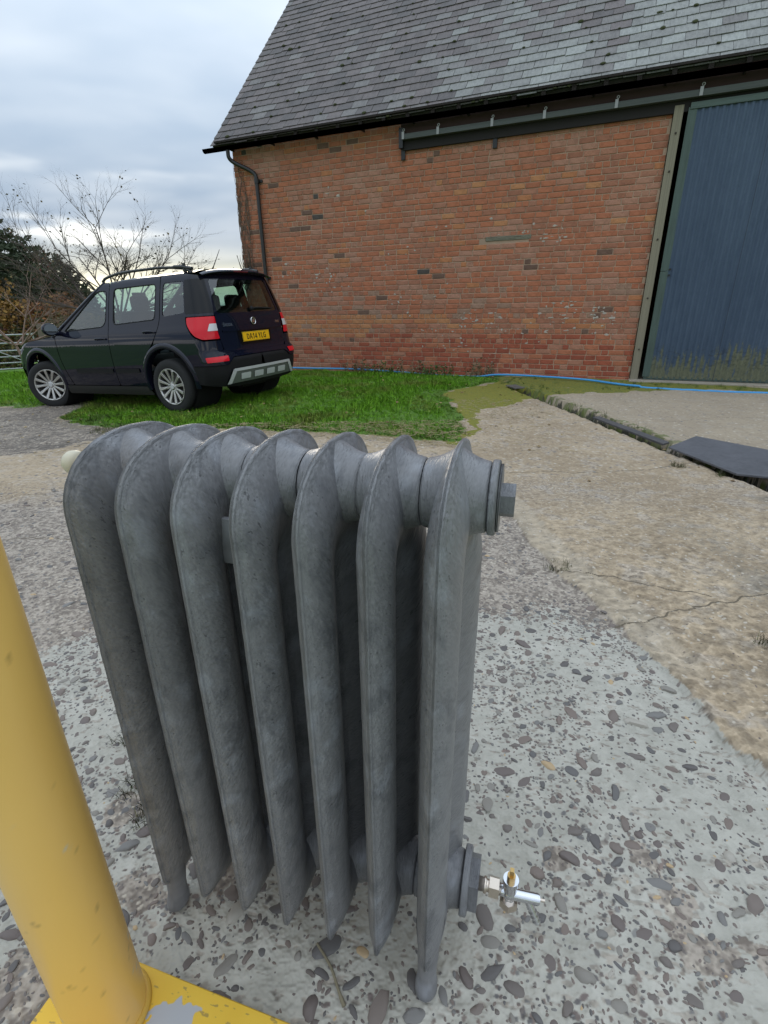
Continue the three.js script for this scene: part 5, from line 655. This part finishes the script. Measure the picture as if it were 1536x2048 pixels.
  // dead straw and litter along the grass edge
  { const st = limb([V3(-0.5, 0, 0), V3(-0.1, 0.03, 0.04), V3(0.5, 0, 0)], [0.016, 0.02, 0.012], 4), l = []; for (let i = 0; i < 3200; i++) { const x = -3 + 4.6 * r(), z = -5.3 + 1.25 * r(); if (!(lawnAt(x, z - 0.22) || lawnAt(x, z - 0.1)) && r() > 0.10) continue; l.push([M4(x, yardY(x, z) + 0.006 + (lawnAt(x, z) ? 0.02 : 0), z, 0, r() * 6.28, (r() - 0.5) * 0.3, 0.03 + 0.10 * r() * r(), 0.10, 0.10), mix3([0.30, 0.23, 0.11], [0.42, 0.34, 0.19], r())]); }
    for (let i = 0; i < 260; i++) { const x = 0.95 + 1.0 * r(), z = -6.7 + 1.3 * r(); l.push([M4(x, yardY(x, z) + 0.005, z, 0, r() * 6.28, 0, 0.03 + 0.09 * r() * r(), 0.09, 0.09), mix3([0.34, 0.27, 0.15], [0.42, 0.36, 0.24], r())]); }
    const im = shadow(new THREE.InstancedMesh(st, std(0xffffff, 0.9), l.length)); const c = new THREE.Color(); l.forEach(([m, col], i) => { im.setMatrixAt(i, m); im.setColorAt(i, c.setRGB(...col)); }); im.name = 'dead_straw'; im.userData = { kind: 'stuff', label: 'dry straw scattered along the edge of the grass', category: 'straw' }; scene.add(im); }
  { const x0 = -0.09, z0 = -0.50; const p = (dx, dz, y) => [x0 + dx, yardY(x0 + dx, z0 + dz) + y, z0 + dz]; tagMesh('twig', limb(curvePts([p(-0.045, -0.07, 0.006), p(-0.015, -0.03, 0.010), p(0.0, 0.0, 0.008), p(0.012, 0.022, 0.006)], 12), new Array(13).fill(0).map((_, i) => 0.0025 + 0.0012 * (i > 9 ? 1 : 0)), 6), std([0.20, 0.17, 0.11], 0.9), 'thin dry twig on white concrete under the radiator', 'twig'); }
  { // fallen leaves on turf and yard
    const g = new THREE.BufferGeometry(); g.setAttribute('position', new THREE.Float32BufferAttribute([0, 0, 0, 0.4, 0.15, 0.5, 0, 0.05, 1, -0.4, 0.12, 0.5], 3)); g.setIndex([0, 1, 2, 0, 2, 3]); g.computeVertexNormals(); const l = []; for (let i = 0; i < 420; i++) { const x = -5 + 7.5 * r(), z = -9.5 + 6.3 * r(); if (z > -4.6 && r() < 0.6) continue; if (x > -2.8 && wallDist(x, z) < 0.2) continue; const s = 0.022 + 0.03 * r(); l.push([M4(x, yardY(x, z) + (lawnAt(x, z) ? 0.035 : 0.004), z, (r() - 0.5) * 0.6, r() * 6.28, (r() - 0.5) * 0.6, s), mix3([0.13, 0.075, 0.03], [0.30, 0.22, 0.09], r())]); }
    const im = shadow(new THREE.InstancedMesh(g, new THREE.MeshStandardMaterial({ color: 0xffffff, roughness: 0.85, side: THREE.DoubleSide }), l.length)); const c = new THREE.Color(); l.forEach(([m, col], i) => { im.setMatrixAt(i, m); im.setColorAt(i, c.setRGB(...col)); }); im.name = 'fallen_leaves'; im.userData = { kind: 'stuff', label: 'small brown fallen leaves scattered over turf and yard', category: 'leaves' }; scene.add(im); }
  // --- generic branching ---
  const tubes = (list, maxSides = 6) => merge(list.map(([a, b]) => limb(a, b, b[0] > 0.02 ? maxSides : b[0] > 0.008 ? 4 : 3, false)));
  function grow(q, base, dir, len, rad, depth, o, out, tips) {
    const n = 5, pts = [base.clone()], rr = [rad], d = dir.clone(); let p = base.clone();
    for (let i = 1; i <= n; i++) { d.x += (q() - 0.5) * o.wander; d.y += (q() - 0.5) * o.wander + o.lift; d.z += (q() - 0.5) * o.wander; d.normalize(); p = p.clone().addScaledVector(d, len / n); pts.push(p); rr.push(rad * (1 - 0.62 * i / n)); if (depth > 0 && i >= o.first) { const m = o.kids[depth] ?? 1; for (let k = 0; k < m; k++) if (q() < o.prob) { const a = q() * 6.28, perp = V3(Math.cos(a), 0.15, Math.sin(a)); perp.addScaledVector(d, -perp.dot(d)).normalize(); const nd = d.clone().multiplyScalar(Math.cos(o.spread)).addScaledVector(perp, Math.sin(o.spread) * (0.7 + 0.6 * q())).normalize(); grow(q, p, nd, len * (o.ratio * (0.7 + 0.5 * q())), rr[i] * 0.72, depth - 1, o, out, tips); } } }
    out.push([pts, rr]); if (depth <= 1) for (let i = 2; i <= n; i++) tips.push([pts[i], d.clone()]);
  }
  const leafQuad = (() => { const g = new THREE.BufferGeometry(); g.setAttribute('position', new THREE.Float32BufferAttribute([0, 0, 0, 0.5, 0.12, 0.5, 0, 0.05, 1, -0.5, 0.12, 0.5], 3)); g.setIndex([0, 1, 2, 0, 2, 3]); g.computeVertexNormals(); return g; })();
  const leafCloud = (pts, size, q, cols) => { const l = []; for (const p of pts) { const s = size * (0.6 + 0.8 * q()); l.push(paint(strip(leafQuad.clone().applyMatrix4(M4(p.x, p.y, p.z, q() * 6.28, q() * 6.28, q() * 6.28, s * 0.8, s, s))), ((c) => () => c)(cols[(q() * cols.length) | 0]))); } return merge(l); };
  const leafM = new THREE.MeshStandardMaterial({ vertexColors: true, roughness: 0.85, side: THREE.DoubleSide });
  // bare young tree behind the car
  { const q = rng(77), t = thing('bare_tree', 'nearly leafless spreading young tree behind the dark car', 'tree'); const bx = -6.75, bz = -13.9, by = gy(bx, bz); t.position.set(bx, by, bz); const out = [], tips = []; out.push([[V3(0, -0.1, 0), V3(0.02, 0.5, 0), V3(-0.01, 1.0, 0.02), V3(0.0, 1.35, 0)], [0.10, 0.075, 0.066, 0.06]]);
    const o = { wander: 0.13, lift: -0.004, first: 2, kids: [0, 2, 2, 2], prob: 0.95, spread: 0.58, ratio: 0.44 }; const limbs = [[0.02, 1, 0.05, 3.5], [-1.0, 0.95, 0.1, 4.1], [0.75, 0.95, 0.0, 3.2], [-1.0, 0.62, -0.15, 3.9], [1.05, 0.68, 0.2, 3.4], [0.2, 1, -0.5, 2.8], [-0.4, 1, 0.4, 3.0], [0.95, 0.40, -0.3, 2.7], [-0.95, 0.36, 0.35, 3.1], [0.45, 0.9, 0.6, 2.8], [-1.0, 0.22, -0.4, 2.4], [1.1, 0.26, 0.3, 2.4], [-0.65, 0.95, -0.4, 3.0]]; limbs.forEach(([x, y, z, L], i) => grow(q, V3(0, 1.0 + 0.03 * i, 0), V3(x, y, z).normalize(), L * 0.66, 0.030, 3, o, out, tips)); mesh('trunk', tubes(out), std([0.085, 0.065, 0.055], 0.9), t);
    const lv = []; for (let i = 0; i < 620; i++) { const [p] = tips[(q() * tips.length) | 0]; if (p.y < 1.7 && q() < 0.5) continue; lv.push(V3(p.x, p.y - 0.008, p.z)); } mesh('leaves', leafCloud(lv, 0.05, q, [[0.06, 0.05, 0.035], [0.12, 0.09, 0.04], [0.05, 0.035, 0.03], [0.17, 0.13, 0.045]]), leafM, t); }
  // pale stemmed shrub tree by the gate
  const paleTree = (bx, bz, H, sd, label, lean) => { const q = rng(sd), t = thing('twiggy_tree', label, 'tree', undefined); const by = gy(bx, bz); t.position.set(bx, by, bz); const out = [], tips = []; const o = { wander: 0.34, lift: 0.0, first: 2, kids: [0, 2, 1, 2], prob: 0.9, spread: 0.7, ratio: 0.55 }; out.push([[V3(0, -0.1, 0), V3(-0.06, 0.4, 0.02), V3(-0.16, 0.75, 0.0)], [0.045, 0.036, 0.032]], [[V3(0.05, -0.1, 0), V3(0.08, 0.45, 0.0), V3(0.02, 0.8, 0.05)], [0.036, 0.030, 0.027]]); const dirs = [[-0.7, 0.8, 0.1], [0.5, 0.9, 0.2], [0.95, 0.45, -0.1], [-0.2, 1, -0.3], [-1, 0.4, 0.3], [0.9, 0.75, 0.3], [0.2, 0.9, -0.6], [1.1, 0.25, 0.25], [-0.5, 0.9, 0.6]]; dirs.forEach(([x, y, z], i) => grow(q, V3(i % 2 ? 0.02 : -0.16, 0.76, 0.02), V3(x + lean, y, z).normalize(), H * 0.62 * (0.8 + 0.4 * q()), 0.022, 3, o, out, tips)); mesh('trunk', tubes(out), std([0.27, 0.18, 0.145], 0.9), t); const lv = []; for (let i = 0; i < 420; i++) { const [p] = tips[(q() * tips.length) | 0]; lv.push(p.clone().add(V3((q() - 0.5) * 0.1, (q() - 0.5) * 0.1, (q() - 0.5) * 0.1))); } mesh('leaves', leafCloud(lv, 0.045, q, [[0.13, 0.035, 0.03], [0.10, 0.05, 0.035], [0.18, 0.09, 0.04]]), leafM, t); };
  paleTree(-9.75, -14.3, 3.0, 71, 'pale stemmed twiggy tree standing beside the field gate', 0.25);
  // autumn bushes filling the bank behind
  const bush = (x, z, w, h, d, cols, n, size, label, sd) => { const q = rng(sd), t = thing('autumn_bush', label, 'bush', 'bushes on the bank behind the gate'); const by = gy(x, z); t.position.set(x, by, z); const out = [], tips = []; const lob = []; for (let i = 0; i < 14; i++) lob.push([(q() - 0.5) * w * 0.75, h * (0.25 + 0.62 * q()), (q() - 0.5) * d * 0.7, (0.16 + 0.16 * q()) * w]); for (const l of lob) { out.push([[V3(l[0] * 0.15, 0, l[2] * 0.15), V3(l[0] * 0.6, l[1] * 0.6, l[2] * 0.6), V3(l[0], l[1], l[2])], [0.05, 0.03, 0.012]]); } const pts = []; for (let i = 0; i < n; i++) { const l = lob[(q() * lob.length) | 0]; const v = V3(q() - 0.5, q() - 0.5, q() - 0.5).normalize().multiplyScalar(l[3] * Math.pow(q(), 0.4)); pts.push(V3(l[0] + v.x, Math.max(0.05, l[1] + v.y * 0.9), l[2] + v.z)); } mesh('stems', tubes(out, 5), std([0.14, 0.10, 0.08], 0.9), t); mesh('foliage', leafCloud(pts, size, q, cols), leafM, t); return t; };
  const ochre = [[0.24, 0.135, 0.025], [0.30, 0.17, 0.035], [0.17, 0.09, 0.02]], rust = [[0.17, 0.068, 0.022], [0.22, 0.09, 0.028], [0.12, 0.05, 0.02]], plum = [[0.12, 0.045, 0.035], [0.16, 0.065, 0.045], [0.09, 0.04, 0.03]], ol = [[0.05, 0.052, 0.018], [0.075, 0.07, 0.022], [0.035, 0.04, 0.015], [0.12, 0.09, 0.02]];
  bush(-14.6, -20.5, 3.4, 3.0, 2.4, ochre, 2600, 0.13, 'ochre yellow autumn bush against the conifers', 81); bush(-13.0, -21.5, 3.2, 2.7, 2.4, rust, 2600, 0.13, 'rusty orange autumn bush on the bank', 82); bush(-16.2, -20.5, 4.0, 2.5, 2.6, plum, 2600, 0.13, 'dull plum red bush behind the twiggy tree', 83); bush(-13.9, -18.6, 3.2, 1.5, 2.0, ol, 2600, 0.11, 'low olive green bush above the field gate', 84); bush(-11.6, -19.6, 2.6, 1.6, 2.0, ol, 2200, 0.11, 'low dark olive bush beyond the car bonnet', 85); bush(-11.5, -22.0, 2.8, 2.2, 2.2, rust.concat(ochre), 2400, 0.12, 'brown and orange bush at the foot of the conifers', 86); bush(-10.2, -23.5, 2.8, 1.5, 2.2, plum, 2000, 0.12, 'low plum brown bush where the bank ends', 87); bush(-18.5, -21.5, 3.6, 2.6, 2.4, ol, 2200, 0.14, 'tall olive green bush past the gate', 88);
  // conifers
  const conifer = (x, z, h, w, sd, label) => { const q = rng(sd), t = thing('conifer', label, 'tree', 'dark conifers in a row on the skyline'); const by = gy(x, z); t.position.set(x, by, z); mesh('trunk', limb([V3(0, 0, 0), V3(0.05, h * 0.5, 0), V3(0, h * 0.98, 0)], [0.20, 0.12, 0.02], 8), std([0.06, 0.045, 0.035], 0.95), t); const l = []; const tiers = Math.round(h * 3.4); for (let i = 0; i < tiers; i++) { const f = i / tiers, y = h * (0.06 + 0.94 * f), R = w * Math.pow(1 - f, 0.75) * (0.75 + 0.5 * q()) + 0.08; const m = Math.max(4, Math.round(11 * (1 - f) + 4)); for (let k = 0; k < m; k++) { const a = q() * 6.28, rr = R * (0.8 + 0.5 * q()); const e = V3(Math.cos(a) * rr, y - rr * (0.10 + 0.25 * q()) + 0.18 * rr, Math.sin(a) * rr); const nS = Math.max(3, Math.round(rr * 6)); for (let s = 1; s <= nS; s++) { const g = s / nS; for (let u = 0; u < 3; u++) { const c = V3(e.x * g + (q() - 0.5) * 0.3, lerp(y, e.y, g) + (q() - 0.5) * 0.16, e.z * g + (q() - 0.5) * 0.3); const sc = 0.24 * (0.6 + 0.7 * q()); l.push(strip(leafQuad.clone().applyMatrix4(M4(c.x, c.y, c.z, 0.5 + q() * 1.4, -a + Math.PI / 2 + (q() - 0.5) * 1.6, (q() - 0.5) * 1.2, sc * 0.55, sc, sc * 1.35)))); } } } } const g = paint(merge(l), ((m) => (px, py, pz) => { const b = n3(px * 1.5 + sd, py * 1.5, pz * 1.5); return mix3([0.016, 0.028, 0.011], [0.045, 0.062, 0.024], b); })()); mesh('crown', g, leafM, t); };
  const row = [[-38, 9.2, 33, 2.2], [-36.2, 8.6, 34, 2.1], [-34.6, 8.2, 36, 2.0], [-33.4, 7.0, 38, 1.7], [-32.3, 6.5, 40, 1.6], [-31.3, 5.7, 42, 1.6], [-30.4, 5.1, 44, 1.6], [-29.6, 4.3, 45, 1.6], [-28.9, 3.4, 46, 1.5], [-28.2, 2.2, 48, 1.5], [-39.8, 8.6, 32, 2.2]]; const lbl = ['tallest dark conifer of the row', 'second dark conifer of the row next to the tallest', 'broad dark conifer with ragged top', 'narrow dark conifer stepping down the row', 'dark pointed conifer in middle of row', 'dark conifer with light showing beside its tip', 'smaller dark conifer further along the row', 'short dark conifer near the end of row', 'low dark conifer next to the last', 'lowest dark conifer at the end of the row', 'dark conifer at the near end of the row'];
  row.forEach(([az, el, d, w], i) => { const x = Math.sin(az * D2R) * d, z = -Math.cos(az * D2R) * d; const top = 1.1 + d * Math.tan(el * D2R); conifer(x, z, Math.max(2, top - gy(x, z)), w, 500 + i, lbl[i]); });
  { // far hedge closing the field
    const q = rng(91), pts = []; for (let i = 0; i < 9000; i++) { const a = (-30 + 34 * q()) * D2R, d = 62 + 4 * q(); const x = Math.sin(a) * d, z = -Math.cos(a) * d; const h = 1.6 + 1.3 * fbm(a * 40, 1, 3, 92); pts.push(V3(x, gy(x, z) + h * Math.pow(q(), 0.6), z)); } const m = mesh('far_hedge', leafCloud(pts, 0.55, q, ol.concat(plum)), leafM, scene); m.userData = { kind: 'stuff', label: 'low dark hedge closing the far side of the field', category: 'hedge' }; }
  // field gate
  { const g = thing('field_gate', 'galvanised steel field gate with horizontal bars', 'gate'); const cx = -12.5, cz = -15.6; const gal = std([0.42, 0.44, 0.44], 0.5, { metalness: 0.5 }); const y0 = gy(cx, cz); g.position.set(cx, y0 + 0.06, cz); g.rotation.y = 0.70; for (const y of [0.06, 0.24, 0.42, 0.60, 0.82, 1.06]) mesh('bar', limb([V3(-1.9, y, 0), V3(1.9, y, 0)], [0.02, 0.02], 8), gal, g); for (const x of [-1.9, 0, 1.9]) mesh('upright', limb([V3(x, 0.0, 0.001), V3(x, 1.1, 0.001)], [0.022, 0.022], 8), gal, g); mesh('brace', limb([V3(-1.9, 0.06, 0.03), V3(0, 1.06, 0.03)], [0.016, 0.016], 6), gal, g); mesh('brace', limb([V3(1.9, 0.06, 0.03), V3(0, 1.06, 0.03)], [0.016, 0.016], 6), gal, g);
    for (const x of [-2.15, 2.15]) { const p = thing('gate_post', x < 0 ? 'weathered timber gate post on the far side of the gate' : 'weathered timber gate post beside the car front', 'post'); const w = V3(x, 0, 0).applyAxisAngle(V3(0, 1, 0), 0.70); p.position.set(cx + w.x, gy(cx + w.x, cz + w.z) - 0.1, cz + w.z); mesh('post', rbox(0.16, 1.45, 0.16, 0.02, 0, 0.72, 0), std([0.16, 0.13, 0.10], 0.9), p); } }
  // old ivy stems on the barn corner, and weeds at the foot of the wall
  { const q = rng(55), t = thing('ivy_stems', 'dead brown ivy stems clinging to the barn corner', 'ivy'); t.position.set(BARN.x, 0, BARN.z); t.rotation.y = BARN.ry; const l = []; for (let i = 0; i < 46; i++) { let x = 0.02 + 0.42 * q() * q(), y = 0.2 + 2.6 * q(); const p = []; const n = 8 + (q() * 12 | 0); for (let k = 0; k < n; k++) { p.push([x, y, 0.014 + 0.012 * q()]); x = clamp(x + (q() - 0.5) * 0.10, 0.01, 0.5); y += 0.05 + 0.07 * q(); if (y > 3.85) break; } if (p.length < 3) continue; const c = curvePts(p, p.length * 3); const r0 = 0.003 + 0.006 * q(); l.push(limb(c, c.map((_, k) => r0 * (1 - 0.7 * k / c.length)), 5, false)); } mesh('stems', merge(l), std([0.15, 0.105, 0.075], 0.95), t);
    const tw = []; for (let i = 0; i < 26; i++) { const a = V3(0.05 + 0.28 * q(), 1.55 + 0.3 * q(), 0.02), b = a.clone().add(V3((q() - 0.35) * 0.2, 0.2 + 0.25 * q(), 0.04 + 0.14 * q())), c = b.clone().add(V3((q() - 0.4) * 0.1, 0.08, 0.03)); tw.push(limb([a, b, c], [0.007, 0.004, 0.002], 4, false)); } tw.push(limb(curvePts([[0.0, 1.5, 0.0], [-0.04, 1.9, 0.03], [-0.10, 2.2, 0.05]], 8), new Array(9).fill(0.006), 4, false), limb(curvePts([[0.02, 1.5, 0.0], [-0.08, 1.75, 0.06], [-0.20, 1.98, 0.08]], 8), new Array(9).fill(0.006), 4, false)); mesh('dead_twigs', merge(tw), std([0.10, 0.075, 0.055], 0.95), t); }
  const weedLbl = ['dead brown weed stalks against wall behind the blue pipe', 'low leafy weed beside the brick wall mid lawn', 'spiky dry weed at foot of the red bricks', 'small green weed growing where the wall meets moss', 'dry stalks of weed near the end of the blue pipe'];
  [[2.55, 0.30, 1], [3.1, 0.24, 0], [3.75, 0.30, 1], [4.2, 0.22, 0], [5.0, 0.34, 1]].forEach(([s, h, dry], i) => { const q = rng(600 + i), t = thing('weed', weedLbl[i], 'weed', 'weeds along the foot of the barn wall'); const w = barnToWorld(s, 0, 0.16); t.position.set(w.x, yardY(w.x, w.z) - 0.01, w.z); const out = [], pts = []; for (let k = 0; k < 26; k++) { const x = (q() - 0.5) * 0.55, b = V3(x, 0, (q() - 0.5) * 0.12), e = b.clone().add(V3((q() - 0.5) * 0.2, h * (0.4 + 0.7 * q()), (q() - 0.3) * 0.12)); out.push([[b, b.clone().lerp(e, 0.5).add(V3((q() - 0.5) * 0.03, 0, 0)), e], [0.003, 0.0025, 0.0015]]); for (let m = 0; m < 9; m++) pts.push(b.clone().lerp(e, q()).add(V3((q() - 0.5) * 0.05, (q() - 0.5) * 0.03, (q() - 0.5) * 0.05))); } mesh('stems', tubes(out, 4), std(dry ? [0.20, 0.15, 0.08] : [0.08, 0.11, 0.03], 0.9), t); mesh('leaves', leafCloud(pts, 0.035, q, dry ? [[0.16, 0.12, 0.06], [0.10, 0.09, 0.035], [0.22, 0.17, 0.10]] : [[0.05, 0.10, 0.02], [0.08, 0.12, 0.03]]), leafM, t); });
}
renderer.render(scene, camera);
